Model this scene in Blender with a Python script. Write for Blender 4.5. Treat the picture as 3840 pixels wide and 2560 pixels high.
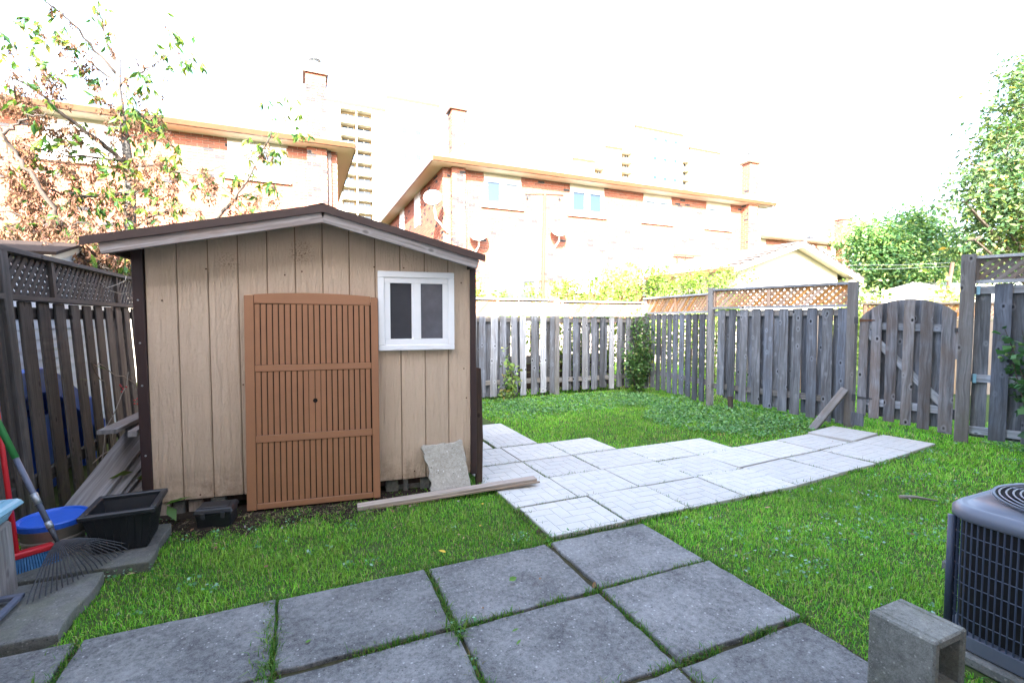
import bpy, bmesh, math, random
import numpy as np
from mathutils import Matrix, Vector

for o in list(bpy.data.objects):
    bpy.data.objects.remove(o, do_unlink=True)
SC = bpy.context.scene
COL = SC.collection
R_ = random.Random(11)
NP = np.random.default_rng(5)
rad = math.radians

# ------------------------------------------------------------------ camera
EYE = 1.42
YAW, PITCH, FPX = rad(23.7), rad(2.7), 1800.0
cam_d = bpy.data.cameras.new('camera')
cam = bpy.data.objects.new('camera', cam_d)
COL.objects.link(cam)
cam_d.sensor_width = 36.0
cam_d.lens = 36.0 * FPX / 3840.0
cam_d.clip_start = 0.03
cam_d.clip_end = 3000.0
cam.location = (0, 0, EYE)
cam.rotation_euler = (math.pi / 2 - PITCH, 0, -YAW)
SC.camera = cam

# ------------------------------------------------------------------ sky, sun, exposure
SUN_EL, SUN_AZ = rad(31.0), rad(24.0)      # light travels towards +Y, turned 24 degrees to +X
to_sun = Vector((-math.sin(SUN_AZ) * math.cos(SUN_EL), -math.cos(SUN_AZ) * math.cos(SUN_EL), math.sin(SUN_EL)))
W = bpy.data.worlds.new('World')
SC.world = W
W.use_nodes = True
wn = W.node_tree
sky = wn.nodes.new('ShaderNodeTexSky')
sky.sky_type = 'NISHITA'
sky.sun_disc = False
sky.sun_elevation = SUN_EL
sky.sun_rotation = rad(180.0) + SUN_AZ
sky.air_density = 1.0
sky.dust_density = 3.5
sky.ozone_density = 1.8
bg = wn.nodes['Background']
bg.inputs['Strength'].default_value = 0.15
hz = wn.nodes.new('ShaderNodeHueSaturation')          # whole sky desaturated so the light it sheds is less blue
hz.inputs['Saturation'].default_value = 0.8
wn.links.new(sky.outputs[0], hz.inputs['Color'])
wn.links.new(hz.outputs[0], bg.inputs['Color'])
sun_d = bpy.data.lights.new('sun', 'SUN')
sun_d.energy = 4.0
sun_d.angle = rad(0.53)
sun_d.color = (1.0, 0.95, 0.88)
sun = bpy.data.objects.new('sun', sun_d)
COL.objects.link(sun)
sun.rotation_euler = (-to_sun).to_track_quat('-Z', 'Y').to_euler()
sun.location = to_sun * 40
vs = SC.view_settings
vs.view_transform = 'Standard'
vs.look = 'None'
vs.gamma = 1.0
vs.use_curve_mapping = False
vs.exposure = 3.58

# ------------------------------------------------------------------ picture point -> place
_F = Vector((math.sin(YAW) * math.cos(PITCH), math.cos(YAW) * math.cos(PITCH), -math.sin(PITCH)))
_R = Vector((math.cos(YAW), -math.sin(YAW), 0))
_U = _R.cross(_F)
def _ray(x, y): return _F * FPX + _R * (x - 1920) + _U * (1280 - y)
def at(x, y, Y):
    d = _ray(x, y); return Vector((0, 0, EYE)) + d * (Y / d.y)
def onz(x, y, z=0.0):
    d = _ray(x, y); return Vector((0, 0, EYE)) + d * ((z - EYE) / d.z)
def atx(x, y, X):
    d = _ray(x, y); return Vector((0, 0, EYE)) + d * (X / d.x)

# ------------------------------------------------------------------ things and parts
def tag(o, label=None, cat=None, group=None, kind=None):
    if label: o['label'] = label
    if cat: o['category'] = cat
    if group: o['group'] = group
    if kind: o['kind'] = kind
    return o
MW = {}
def thing(name, label=None, cat=None, loc=(0, 0, 0), rz=0.0, group=None, kind=None):
    o = bpy.data.objects.new(name, None)
    o.empty_display_size = 0.1
    COL.objects.link(o)
    o.location = loc
    o.rotation_euler = (0, 0, rz)
    MW[o.name] = Matrix.Translation(Vector(loc)) @ Matrix.Rotation(rz, 4, 'Z')
    return tag(o, label, cat, group, kind)
def root_of(o):
    while o.parent: o = o.parent
    return o
def link(name, me, parent=None):
    o = bpy.data.objects.new(name, me)
    COL.objects.link(o)
    if parent: o.parent = parent
    return o

class MB:
    def __init__(s): s.v = []; s.f = []; s.uv = []; s.m = []; s.mi = 0
    def face(s, idx, uv=None):
        s.f.append(tuple(idx)); s.uv.append(uv); s.m.append(s.mi)
    def add(s, verts, faces, uvs=None):
        b = len(s.v); s.v += [tuple(p) for p in verts]
        for i, f in enumerate(faces): s.face([b + k for k in f], uvs[i] if uvs else None)
        return s
    def beam(s, p0, p1, w, t, up=(0, 0, 1), w1=None, t1=None):
        """square timber from p0 to p1; w across, t along 'up'"""
        p0 = Vector(p0); p1 = Vector(p1); d = p1 - p0; L = d.length; d = d / L
        up = Vector(up); x = d.cross(up)
        if x.length < 1e-5: x = d.cross(Vector((1, 0, 0)))
        x.normalize(); z = x.cross(d); z.normalize()
        w1 = w if w1 is None else w1; t1 = t if t1 is None else t1
        vv = []
        for p, a, b in ((p0, w, t), (p1, w1, t1)):
            for sx, sz in ((-1, -1), (1, -1), (1, 1), (-1, 1)): vv.append(p + x * (sx * a / 2) + z * (sz * b / 2))
        b = len(s.v); s.v += [tuple(p) for p in vv]
        per = [0, w, w + t, 2 * w + t, 2 * w + 2 * t]
        for k in range(4):
            j = (k + 1) % 4
            s.face((b + k, b + j, b + 4 + j, b + 4 + k), [(0, per[k]), (0, per[k + 1]), (L, per[k + 1]), (L, per[k])])
        s.face((b + 3, b + 2, b + 1, b), [(0, 0), (0, w), (.02, w), (.02, 0)])
        s.face((b + 4, b + 5, b + 6, b + 7), [(0, 0), (0, w), (.02, w), (.02, 0)])
        return s
    def box(s, x0, x1, y0, y1, z0, z1):
        vv = [(x0, y0, z0), (x1, y0, z0), (x1, y1, z0), (x0, y1, z0), (x0, y0, z1), (x1, y0, z1), (x1, y1, z1), (x0, y1, z1)]
        ff = [(3, 2, 1, 0), (4, 5, 6, 7), (0, 1, 5, 4), (1, 2, 6, 5), (2, 3, 7, 6), (3, 0, 4, 7)]
        b = len(s.v); s.v += vv
        for f in ff:
            P = [vv[i] for i in f]
            if len({p[2] for p in P}) > 1: uv = [(p[2], p[0] + p[1]) for p in P]
            else: uv = [(p[0], p[1]) for p in P]
            s.face([b + i for i in f], uv)
        return s
    def plate(s, poly, o, ex, ey, ez, t):
        """polygon (counter-clockwise, in ex/ey) with front face towards ez, thickness t behind it; grain along ey"""
        o = Vector(o); ex = Vector(ex); ey = Vector(ey); ez = Vector(ez); n = len(poly)
        F = [o + ex * a + ey * c for a, c in poly]; B = [p - ez * t for p in F]
        b = len(s.v); s.v += [tuple(p) for p in F + B]
        uv = [(c, a) for a, c in poly]
        s.face([b + i for i in range(n)], uv)
        s.face([b + n + i for i in reversed(range(n))], [uv[i] for i in reversed(range(n))])
        for i in range(n):
            j = (i + 1) % n
            s.face((b + i, b + n + i, b + n + j, b + j), [uv[i], (uv[i][0], uv[i][1] + t), (uv[j][0], uv[j][1] + t), uv[j]])
        return s
    def tube(s, pts, rr, n=8, cap=True):
        pts = [Vector(p) for p in pts]
        if not hasattr(rr, '__len__'): rr = [rr] * len(pts)
        b = len(s.v); prev = None; L = 0; Ls = []
        for i, p in enumerate(pts):
            d = (pts[min(i + 1, len(pts) - 1)] - pts[max(i - 1, 0)])
            d = d.normalized() if d.length > 1e-9 else Vector((0, 0, 1))
            x = prev - d * prev.dot(d) if prev is not None else d.orthogonal()
            if x.length < 1e-6: x = d.orthogonal()
            x.normalize(); prev = x; y = d.cross(x)
            if i: L += (p - pts[i - 1]).length
            Ls.append(L)
            for k in range(n):
                a = 2 * math.pi * k / n
                s.v.append(tuple(p + (x * math.cos(a) + y * math.sin(a)) * rr[i]))
        for i in range(len(pts) - 1):
            for k in range(n):
                j = (k + 1) % n
                s.face((b + i * n + k, b + i * n + j, b + (i + 1) * n + j, b + (i + 1) * n + k),
                       [(Ls[i], k / n * .2), (Ls[i], (k + 1) / n * .2), (Ls[i + 1], (k + 1) / n * .2), (Ls[i + 1], k / n * .2)])
        if cap:
            s.face([b + k for k in reversed(range(n))]); e = b + (len(pts) - 1) * n
            s.face([e + k for k in range(n)])
        return s
    def lathe(s, prof, c, n=24, closed=False):
        c = Vector(c); b = len(s.v); m = len(prof)
        for r, z in prof:
            for k in range(n):
                a = 2 * math.pi * k / n
                s.v.append((c.x + r * math.cos(a), c.y + r * math.sin(a), c.z + z))
        for i in range(m - 1 + (1 if closed else 0)):
            i2 = (i + 1) % m
            for k in range(n):
                j = (k + 1) % n
                s.face((b + i * n + k, b + i * n + j, b + i2 * n + j, b + i2 * n + k))
        if not closed:
            if prof[0][0] > 1e-4: s.face([b + k for k in reversed(range(n))])
            if prof[-1][0] > 1e-4: s.face([b + (m - 1) * n + k for k in range(n)])
        return s
    def mesh(s, name, mats):
        me = bpy.data.meshes.new(name)
        me.from_pydata(s.v, [], s.f)
        if not isinstance(mats, (list, tuple)): mats = [mats]
        for m in mats: me.materials.append(m)
        if any(u is not None for u in s.uv):
            L = me.uv_layers.new(name='UVMap'); flat = []
            for f, u in zip(s.f, s.uv):
                for i in range(len(f)): flat += list(u[i]) if u else [0.0, 0.0]
            L.data.foreach_set('uv', flat)
        if any(s.m): me.polygons.foreach_set('material_index', s.m)
        return me
    def build(s, name, mats, parent=None, local=False, smooth=False, bevel=0, seg=1):
        if parent is not None and not local:
            inv = MW[root_of(parent).name].inverted() if root_of(parent).name in MW else Matrix.Identity(4)
            s.v = [tuple(inv @ Vector(p)) for p in s.v]
        me = s.mesh(name, mats)
        if smooth: me.shade_smooth()
        o = link(name, me, parent)
        if bevel:
            md = o.modifiers.new('bevel', 'BEVEL'); md.width = bevel; md.segments = seg; md.limit_method = 'ANGLE'
        return o
def part(name, mats, parent, fn, **k):
    m = MB(); fn(m); return m.build(name, mats, parent, **k)
def clip(poly, x0, x1, y0, y1):
    for ax, lim, sg in ((0, x0, 1), (0, x1, -1), (1, y0, 1), (1, y1, -1)):
        out = []
        for i in range(len(poly)):
            a, b = poly[i - 1], poly[i]
            ia = (a[ax] - lim) * sg >= -1e-9; ib = (b[ax] - lim) * sg >= -1e-9
            if ia != ib:
                t = (lim - a[ax]) / (b[ax] - a[ax]); out.append((a[0] + (b[0] - a[0]) * t, a[1] + (b[1] - a[1]) * t))
            if ib: out.append(b)
        poly = out
        if len(poly) < 3: return []
    return poly

# ------------------------------------------------------------------ materials
class NT:
    def __init__(s, name):
        s.mat = bpy.data.materials.new(name); s.mat.use_nodes = True
        s.t = s.mat.node_tree; s.b = s.t.nodes['Principled BSDF']
    def n(s, ty, **k):
        x = s.t.nodes.new(ty)
        for a, v in k.items():
            if a.startswith('i_'): x.inputs[a[2:].replace('_', ' ')].default_value = v
            else: setattr(x, a, v)
        return x
    def l(s, a, b): s.t.links.new(a, b)
    def math(s, op, a, b=None, c=None, clamp=False):
        x = s.n('ShaderNodeMath', operation=op); x.use_clamp = clamp
        for i, v in enumerate((a, b, c)):
            if v is None: continue
            if isinstance(v, (int, float)): x.inputs[i].default_value = v
            else: s.l(v, x.inputs[i])
        return x.outputs[0]
    def mix(s, fac, a, b, blend='MIX'):
        x = s.n('ShaderNodeMix', data_type='RGBA', blend_type=blend)
        for sock, v in ((x.inputs[0], fac), (x.inputs[6], a), (x.inputs[7], b)):
            if isinstance(v, (int, float)): sock.default_value = v
            elif isinstance(v, tuple): sock.default_value = (*v[:3], 1)
            else: s.l(v, sock)
        return x.outputs[2]
    def ramp(s, fac, stops):
        x = s.n('ShaderNodeValToRGB'); e = x.color_ramp.elements
        while len(e) < len(stops): e.new(.5)
        for el, (p, c) in zip(e, stops):
            el.position = p; el.color = (*c, 1) if isinstance(c, tuple) else (c, c, c, 1)
        s.l(fac, x.inputs[0]); return x.outputs[0]
    def noise(s, vec, scale=5., detail=4., rough=.6, out=0, dist=0.):
        x = s.n('ShaderNodeTexNoise'); x.inputs['Scale'].default_value = scale; x.inputs['Detail'].default_value = detail
        x.inputs['Roughness'].default_value = rough; x.inputs['Distortion'].default_value = dist
        if vec is not None: s.l(vec, x.inputs['Vector'])
        return x.outputs[out]
    def voro(s, vec, scale=5., out='Distance', feature='F1', rnd=1.):
        x = s.n('ShaderNodeTexVoronoi', feature=feature); x.inputs['Scale'].default_value = scale
        x.inputs['Randomness'].default_value = rnd
        if vec is not None: s.l(vec, x.inputs['Vector'])
        return x.outputs[out]
    def coord(s, which='Object'): return s.n('ShaderNodeTexCoord').outputs[which]
    def rnd(s): return s.n('ShaderNodeObjectInfo').outputs['Random']
    def bump(s, h, strength=.3, dist=.01):
        x = s.n('ShaderNodeBump'); x.inputs['Strength'].default_value = strength; x.inputs['Distance'].default_value = dist
        s.l(h, x.inputs['Height']); s.l(x.outputs[0], s.b.inputs['Normal'])
    def base(s, c):
        if isinstance(c, tuple): s.b.inputs['Base Color'].default_value = (*c[:3], 1)
        else: s.l(c, s.b.inputs['Base Color'])
    def rough(s, r, spec=None):
        if isinstance(r, (int, float)): s.b.inputs['Roughness'].default_value = r
        else: s.l(r, s.b.inputs['Roughness'])
        if spec is not None: s.b.inputs['Specular IOR Level'].default_value = spec

def plain(name, c, r=.6, spec=.4, var=.12, scale=14., metal=0., bump=.0):
    t = NT(name); co = t.coord()
    nz = t.noise(co, scale, 5, .65)
    t.base(t.mix(nz, tuple(x * (1 - var * 1.6) for x in c), tuple(min(1, x * (1 + var)) for x in c)))
    t.rough(t.math('MULTIPLY_ADD', nz, .25, r - .12), spec)
    t.b.inputs['Metallic'].default_value = metal
    if bump: t.bump(t.noise(co, scale * 6, 3, .6), bump, .004)
    return t.mat

def wood(name, dark, lite, tint, knot=.5, vary=.5, fine=34., rough=.85, moss=0.):
    t = NT(name); uv = t.coord('UV'); r = t.rnd()
    sp = t.n('ShaderNodeSeparateXYZ'); t.l(uv, sp.inputs[0])
    r1 = t.math('MULTIPLY', r, 57.3); r2 = t.math('MULTIPLY', r, 131.7)
    wob = t.noise(t.coord(), 2.2, 2, .5)
    u = t.math('ADD', t.math('MULTIPLY', sp.outputs[0], 1.3), r1)
    v = t.math('ADD', t.math('ADD', t.math('MULTIPLY', sp.outputs[1], fine), r2), t.math('MULTIPLY', wob, 2.2))
    cb = t.n('ShaderNodeCombineXYZ'); t.l(u, cb.inputs[0]); t.l(v, cb.inputs[1]); t.l(r1, cb.inputs[2])
    g = t.noise(cb.outputs[0], 1.0, 7, .72, dist=.35)
    cb3 = t.n('ShaderNodeCombineXYZ'); t.l(t.math('MULTIPLY', u, 1.2), cb3.inputs[0]); t.l(t.math('MULTIPLY', v, .12), cb3.inputs[1]); t.l(r2, cb3.inputs[2])
    blot = t.noise(cb3.outputs[0], 1.6, 4, .6)
    cb2 = t.n('ShaderNodeCombineXYZ')
    t.l(t.math('MULTIPLY_ADD', sp.outputs[0], 5.2, r2), cb2.inputs[0]); t.l(t.math('MULTIPLY_ADD', sp.outputs[1], 8.5, r1), cb2.inputs[1])
    kd = t.voro(cb2.outputs[0], 1.0)
    kn = t.ramp(kd, [(0.06, 1.0), (.13, 0.0)])
    ring = t.ramp(kd, [(0.12, 0.0), (.16, .7), (.27, 0.)])
    col = t.ramp(g, [(.26, dark), (.47, tuple((a + b) / 2 for a, b in zip(dark, lite))), (.66, lite)])
    col = t.mix(t.math('MULTIPLY', t.ramp(blot, [(.4, 0.), (.62, 1.)]), .55), col, tint)
    col = t.mix(t.math('MULTIPLY', ring, knot), col, lite)
    col = t.mix(t.math('MULTIPLY', kn, min(1, knot * 1.3)), col, tuple(c * .25 for c in dark))
    val = t.n('ShaderNodeHueSaturation'); t.l(col, val.inputs['Color'])
    t.l(t.math('MULTIPLY_ADD', r, vary, 1 - vary / 2), val.inputs['Value'])
    rr = t.math('FRACT', t.math('MULTIPLY', r, 7.31))
    t.l(t.math('MULTIPLY_ADD', rr, .7, .6), val.inputs['Saturation'])
    out = val.outputs[0]
    if moss:
        z = t.n('ShaderNodeSeparateXYZ'); t.l(t.n('ShaderNodeNewGeometry').outputs['Position'], z.inputs[0])
        mz = t.math('MULTIPLY', t.ramp(z.outputs[2], [(.05, 1.), (.42, 0.)]), t.ramp(t.noise(t.coord(), 7, 5, .7), [(.42, 0.), (.6, 1.)]))
        out = t.mix(t.math('MULTIPLY', mz, moss), out, (.075, .085, .035))
    t.base(out); t.rough(rough, .25)
    t.bump(t.math('SUBTRACT', g, t.math('MULTIPLY', kn, .4)), .55, .006)
    return t.mat

def attr_mat(name, rough=.55, trans=.35, spec=.3, vary=True):
    t = NT(name)
    a = t.n('ShaderNodeAttribute', attribute_name='col')
    t.base(a.outputs['Color']); t.rough(rough, spec)
    if trans:
        tr = t.n('ShaderNodeBsdfTranslucent'); t.l(t.mix(1.0, a.outputs['Color'], (1.0, 1.15, .55), 'MULTIPLY'), tr.inputs[0])
        mx = t.n('ShaderNodeMixShader'); mx.inputs[0].default_value = trans
        t.l(t.b.outputs[0], mx.inputs[1]); t.l(tr.outputs[0], mx.inputs[2])
        t.l(mx.outputs[0], t.t.nodes['Material Output'].inputs[0])
    return t.mat

def concrete(name, dark, lite, speck=.5, scale=1., mossy=0., bump=.5):
    t = NT(name); co0 = t.coord(); r = t.rnd()
    ad = t.n('ShaderNodeVectorMath', operation='ADD'); t.l(co0, ad.inputs[0])
    cb = t.n('ShaderNodeCombineXYZ'); t.l(t.math('MULTIPLY', r, 40.), cb.inputs[0]); t.l(t.math('MULTIPLY', r, 23.), cb.inputs[1]); t.l(cb.outputs[0], ad.inputs[1])
    co = ad.outputs[0]
    big = t.noise(co, 3.2 * scale, 5, .65); mid = t.noise(co, 40 * scale, 5, .75); fine = t.noise(co, 170 * scale, 3, .7)
    f = t.math('ADD', t.math('MULTIPLY', big, .34), t.math('ADD', t.math('MULTIPLY', mid, .40), t.math('MULTIPLY', fine, .26)))
    col = t.ramp(f, [(.40, dark), (.60, lite)])
    v = t.voro(co, 62 * scale)
    pick = t.voro(co, 62 * scale, 'Color')
    s1 = t.n('ShaderNodeSeparateColor'); t.l(pick, s1.inputs[0])
    peb = t.math('MULTIPLY', t.ramp(t.math('DIVIDE', v, t.math('MULTIPLY_ADD', s1.outputs[1], 1.0, .25)), [(.14, 1.), (.34, 0.)]), t.math('GREATER_THAN', s1.outputs[0], .80))
    pit = t.math('MULTIPLY', t.ramp(v, [(.15, 1.), (.3, 0.)]), t.math('LESS_THAN', s1.outputs[0], .12))
    col = t.mix(t.math('MULTIPLY', peb, speck), col, tuple(min(.8, c * 2.0) for c in lite))
    col = t.mix(t.math('MULTIPLY', pit, speck), col, tuple(c * .35 for c in dark))
    st = t.ramp(t.noise(co, 11 * scale, 3, .6), [(.66, 0.), (.74, 1.)])
    col = t.mix(t.math('MULTIPLY', st, .45), col, tuple(c * .5 for c in dark))
    hv = t.n('ShaderNodeHueSaturation'); t.l(col, hv.inputs['Color']); t.l(t.math('MULTIPLY_ADD', r, .22, .89), hv.inputs['Value'])
    col = hv.outputs[0]
    if name == 'grey_paving_concrete':          # worn pale ring left by a pot on one slab
        vd = t.n('ShaderNodeVectorMath', operation='DISTANCE'); vd.inputs[1].default_value = (-.70, 2.42, 0); t.l(co0, vd.inputs[0])
        ringm = t.math('MULTIPLY', t.ramp(vd.outputs[1], [(.09, .75), (.135, .55), (.15, 1.), (.165, 0.)]), t.ramp(mid, [(.35, .2), (.6, 1.)]))
        col = t.mix(t.math('MULTIPLY', ringm, .38), col, (.30, .30, .28))
    if mossy: col = t.mix(t.math('MULTIPLY', t.ramp(t.noise(co, 5, 4, .7), [(.45, 0.), (.62, 1.)]), mossy), col, (.10, .11, .055))
    t.base(col); t.rough(.92, .2)
    t.bump(t.math('ADD', t.math('MULTIPLY', mid, .6), t.math('ADD', fine, t.math('MULTIPLY', pit, -1.))), bump, .004)
    return t.mat

M = {}
M['fence'] = wood('weathered_cedar', (.019, .022, .028), (.185, .203, .240), (.076, .072, .070), .9, .9, 30.)
M['fence_pale'] = wood('weathered_pale_cedar', (.085, .09, .105), (.36, .38, .42), (.20, .195, .19), .85, .6, 30.)
M['fence_dark'] = wood('dark_cedar', (.014, .011, .010), (.088, .075, .066), (.042, .035, .030), .6, .6, 30., moss=.6)  # darker cedar tone for the left fence
M['lattice_new'] = wood('newer_cedar_lattice', (.27, .135, .070), (.52, .32, .19), (.38, .21, .11), .25, .35, 40.)  # newer cedar; the orange also holds warm reflected light
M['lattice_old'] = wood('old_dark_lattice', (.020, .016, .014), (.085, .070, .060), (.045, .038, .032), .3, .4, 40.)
M['lattice_grey'] = wood('old_grey_lattice', (.06, .05, .045), (.22, .19, .17), (.14, .10, .075), .3, .4, 40.)
M['gate'] = wood('gate_cedar', (.028, .028, .030), (.235, .235, .25), (.12, .082, .058), .9, .7, 26.)
M['post'] = wood('post_wood', (.048, .048, .050), (.235, .23, .23), (.13, .105, .085), .7, .4, 30., moss=.4)
M['fascia'] = wood('grey_fascia_board', (.10, .085, .08), (.46, .43, .42), (.26, .20, .17), .4, .2, 46.)
M['plank'] = wood('old_plank', (.12, .085, .06), (.42, .33, .25), (.26, .19, .13), .3, .3, 40.)
M['dark_plank'] = wood('rotten_plank', (.018, .012, .010), (.085, .058, .042), (.05, .034, .026), .5, .2, 24.)
M['lumber'] = wood('grey_lumber', (.07, .065, .065), (.30, .285, .28), (.18, .15, .13), .3, .5, 40.)
M['bark'] = wood('tree_bark', (.022, .018, .016), (.095, .078, .066), (.055, .045, .038), .1, .2, 20.)
M['bark_pale'] = wood('pale_bark', (.10, .085, .07), (.34, .30, .25), (.20, .17, .14), .1, .2, 20.)
M['slab'] = concrete('grey_paving_concrete', (.070, .0705, .070), (.225, .225, .219), .6)
M['old_slab'] = concrete('mossy_concrete', (.075, .075, .07), (.17, .168, .155), .5, mossy=.35)
M['broken'] = concrete('broken_concrete', (.27, .25, .21), (.50, .47, .42), .8, .8, bump=1.)
M['block'] = concrete('cinder_block', (.095, .097, .086), (.215, .216, .195), .4, 1.3, mossy=.25, bump=1.)
M['brown'] = plain('brown_resin', (.300, .142, .072), .5, .35, .10, 9., bump=.10)
M['black_gap'] = plain('dark_back', (.012, .010, .009), .8, .2)
M['dark_brown'] = plain('dark_brown_metal', (.058, .034, .028), .45, .45, .15, 6.)
M['trim'] = plain('dark_brown_trim', (.040, .022, .020), .5, .4, .2, 8.)
M['white_vinyl'] = plain('white_vinyl', (.78, .79, .80), .35, .45, .05, 8.)
M['white_paint'] = plain('white_paint', (.76, .74, .70), .5, .4, .06, 6.)
M['black_plastic'] = plain('black_plastic', (.016, .017, .020), .42, .45, .3, 20.)
M['blue_plastic'] = plain('blue_plastic', (.015, .10, .52), .38, .5, .15, 8.)
M['pale_blue'] = plain('pale_blue_plastic', (.20, .40, .50), .4, .5, .12, 10.)
M['red_plastic'] = plain('red_plastic', (.55, .018, .028), .35, .5, .1, 9.)
M['green_grip'] = plain('green_grip', (.035, .20, .05), .5, .4, .15, 14.)
M['blue_grey'] = plain('blue_grey_shaft', (.10, .115, .16), .45, .4, .15, 14.)
M['bucket'] = plain('beige_bucket', (.34, .31, .26), .5, .35, .2, 8.)
M['bristle'] = plain('blue_bristle', (.05, .16, .33), .6, .3, .3, 60.)
M['dark_metal'] = plain('dark_metal', (.03, .03, .034), .5, .5, .2, 20.)
M['rust'] = plain('rusty_metal', (.11, .050, .025), .75, .3, .4, 30.)
M['galv'] = plain('galvanised_metal', (.34, .36, .38), .35, .5, .1, 20., metal=.6)
M['ac_paint'] = plain('ac_grey_paint', (.095, .105, .135), .42, .45, .06, 8.)
M['ac_wire'] = plain('ac_wire', (.036, .048, .080), .45, .45, .1, 10.)
M['ac_coil'] = plain('ac_coil', (.010, .010, .011), .7, .3, .3, 40.)
M['rust_pole'] = plain('weathered_pole', (.075, .042, .027), .7, .3, .25, 9.)
M['soffit'] = plain('cream_soffit', (.47, .41, .32), .6, .3, .05, 5.)
M['gutter'] = plain('brown_gutter', (.115, .055, .028), .45, .45, .1, 5.)
M['stucco'] = plain('pale_stucco', (.50, .455, .39), .85, .2, .06, 6., bump=.2)
M['shingle'] = plain('grey_shingle', (.22, .20, .185), .9, .15, .3, 12., bump=.3)
M['shingle_brown'] = plain('brown_shingle', (.034, .024, .020), .9, .15, .35, 14., bump=.3)
M['mortar'] = plain('mortar', (.46, .41, .35), .9, .15, .1, 30.)
M['concrete_tower'] = plain('tower_concrete', (.62, .56, .47), .85, .2, .05, .3)
M['tower_shade'] = plain('tower_shaded_tan', (.25, .185, .115), .85, .2, .05, .3)  # tan darkened so the balcony recesses read as shaded
M['siding_grey'] = plain('grey_blue_siding', (.50, .58, .66), .55, .35, .05, 5.)
M['cap_line'] = plain('roof_edge_metal', (.060, .034, .018), .6, .3)
M['soil'] = plain('dark_soil', (.030, .022, .016), .95, .1, .5, 30., bump=.6)
BR = []
for nm, c in (('brick_red', (.27, .095, .062)), ('brick_orange', (.31, .115, .075)), ('brick_brown', (.24, .095, .066)), ('brick_dark', (.045, .042, .045))):
    BR.append(plain(nm, c, .88, .2, .16, 22., bump=.2))
def glassmat(name, c, r=.04):
    t = NT(name); t.base(c); t.rough(r, .6); return t.mat
M['glass'] = glassmat('window_glass', (.045, .050, .053), .06)
M['glass_pale'] = glassmat('curtained_glass', (.050, .058, .062), .10)
M['glass_blue'] = glassmat('blue_glass', (.018, .034, .060), .05)
M['grass'] = attr_mat('grass_blades', .6, .30, .2)
M['balcony_blue'] = glassmat('balcony_glass', (.035, .095, .24), .06)
M['leaf'] = attr_mat('leaves', .5, .35, .3)
M['leaf_dry'] = attr_mat('dry_leaves', .75, .25, .15)

# embossed plywood siding with rust specks
t = NT('tan_grooved_siding'); co = t.coord(); r = t.rnd()
mp = t.n('ShaderNodeMapping'); t.l(co, mp.inputs[0]); mp.inputs['Scale'].default_value = (26., 26., 2.3)
g = t.noise(mp.outputs[0], 1.2, 7, .7, dist=1.1)
g2 = t.noise(co, 60, 4, .7)
blot = t.noise(co, 1.7, 5, .6)
col = t.mix(blot, (.520, .392, .280), (.650, .508, .385))
col = t.mix(t.math('MULTIPLY', t.ramp(g, [(.33, 1.), (.47, 0.)]), .2), col, (.360, .265, .185))
hv = t.n('ShaderNodeHueSaturation'); t.l(col, hv.inputs['Color']); t.l(t.math('MULTIPLY_ADD', r, .10, .95), hv.inputs['Value']); col = hv.outputs[0]
for cx, cz, rr, s in ((.52, 1.83, .10, .8), (1.02, 1.93, .12, 1.0), (1.95, 1.78, .06, .4)):
    vd = t.n('ShaderNodeVectorMath', operation='DISTANCE'); vd.inputs[1].default_value = (cx, 0, cz); t.l(co, vd.inputs[0])
    fall = t.ramp(t.math('DIVIDE', vd.outputs[1], rr), [(.1, 1.), (1., 0.)])
    sp = t.ramp(t.noise(co, 75, 4, .75), [(.50, 0.), (.62, 1.)])
    col = t.mix(t.math('MULTIPLY', t.math('MULTIPLY', fall, sp), s), col, (.09, .035, .012))
zz = t.n('ShaderNodeSeparateXYZ'); t.l(co, zz.inputs[0])
dirt = t.math('MULTIPLY', t.ramp(zz.outputs[2], [(.10, 1.), (.40, 0.)]), t.ramp(t.noise(co, 9, 5, .7), [(.40, 0.), (.62, 1.)]))
col = t.mix(t.math('MULTIPLY', dirt, .6), col, (.16, .10, .055))
t.base(col); t.rough(.8, .25)
t.bump(t.math('ADD', t.math('MULTIPLY', g, 1.4), t.math('MULTIPLY', g2, .5)), 1.0, .018)
M['siding'] = t.mat

# white patio tiles
t = NT('white_patio_tile'); co = t.coord(); r = t.rnd()
big = t.noise(co, 4, 5, .65); fine = t.noise(co, 90, 4, .7)
col = t.mix(big, (.375, .365, .342), (.495, .485, .455))
col = t.mix(t.math('MULTIPLY', t.ramp(t.noise(co, 38, 5, .75), [(.60, 0.), (.72, 1.)]), .5), col, (.20, .19, .17))
hv = t.n('ShaderNodeHueSaturation'); t.l(col, hv.inputs['Color']); t.l(t.math('MULTIPLY_ADD', r, .12, .92), hv.inputs['Value'])
t.base(hv.outputs[0]); t.rough(.85, .25); t.bump(fine, .35, .003)
M['tile'] = t.mat

# lawn soil under the blades
t = NT('lawn_soil'); co = t.coord()
n1 = t.noise(co, 1.3, 6, .65); n2 = t.noise(co, 24, 5, .7)
t.base(t.mix(n2, t.mix(n1, (.040, .085, .014), (.060, .115, .022)), (.06, .06, .03))); t.rough(.95, .1)
t.bump(n2, .6, .02)
M['lawn'] = t.mat
# ================================================================== ground and paving
GZ = -0.02
m = MB(); m.add([(-700, -700, GZ), (1100, -700, GZ), (1100, 1100, GZ), (-700, 1100, GZ)], [(0, 1, 2, 3)])
tag(m.build('lawn_ground', M['lawn']), kind='structure')

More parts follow.
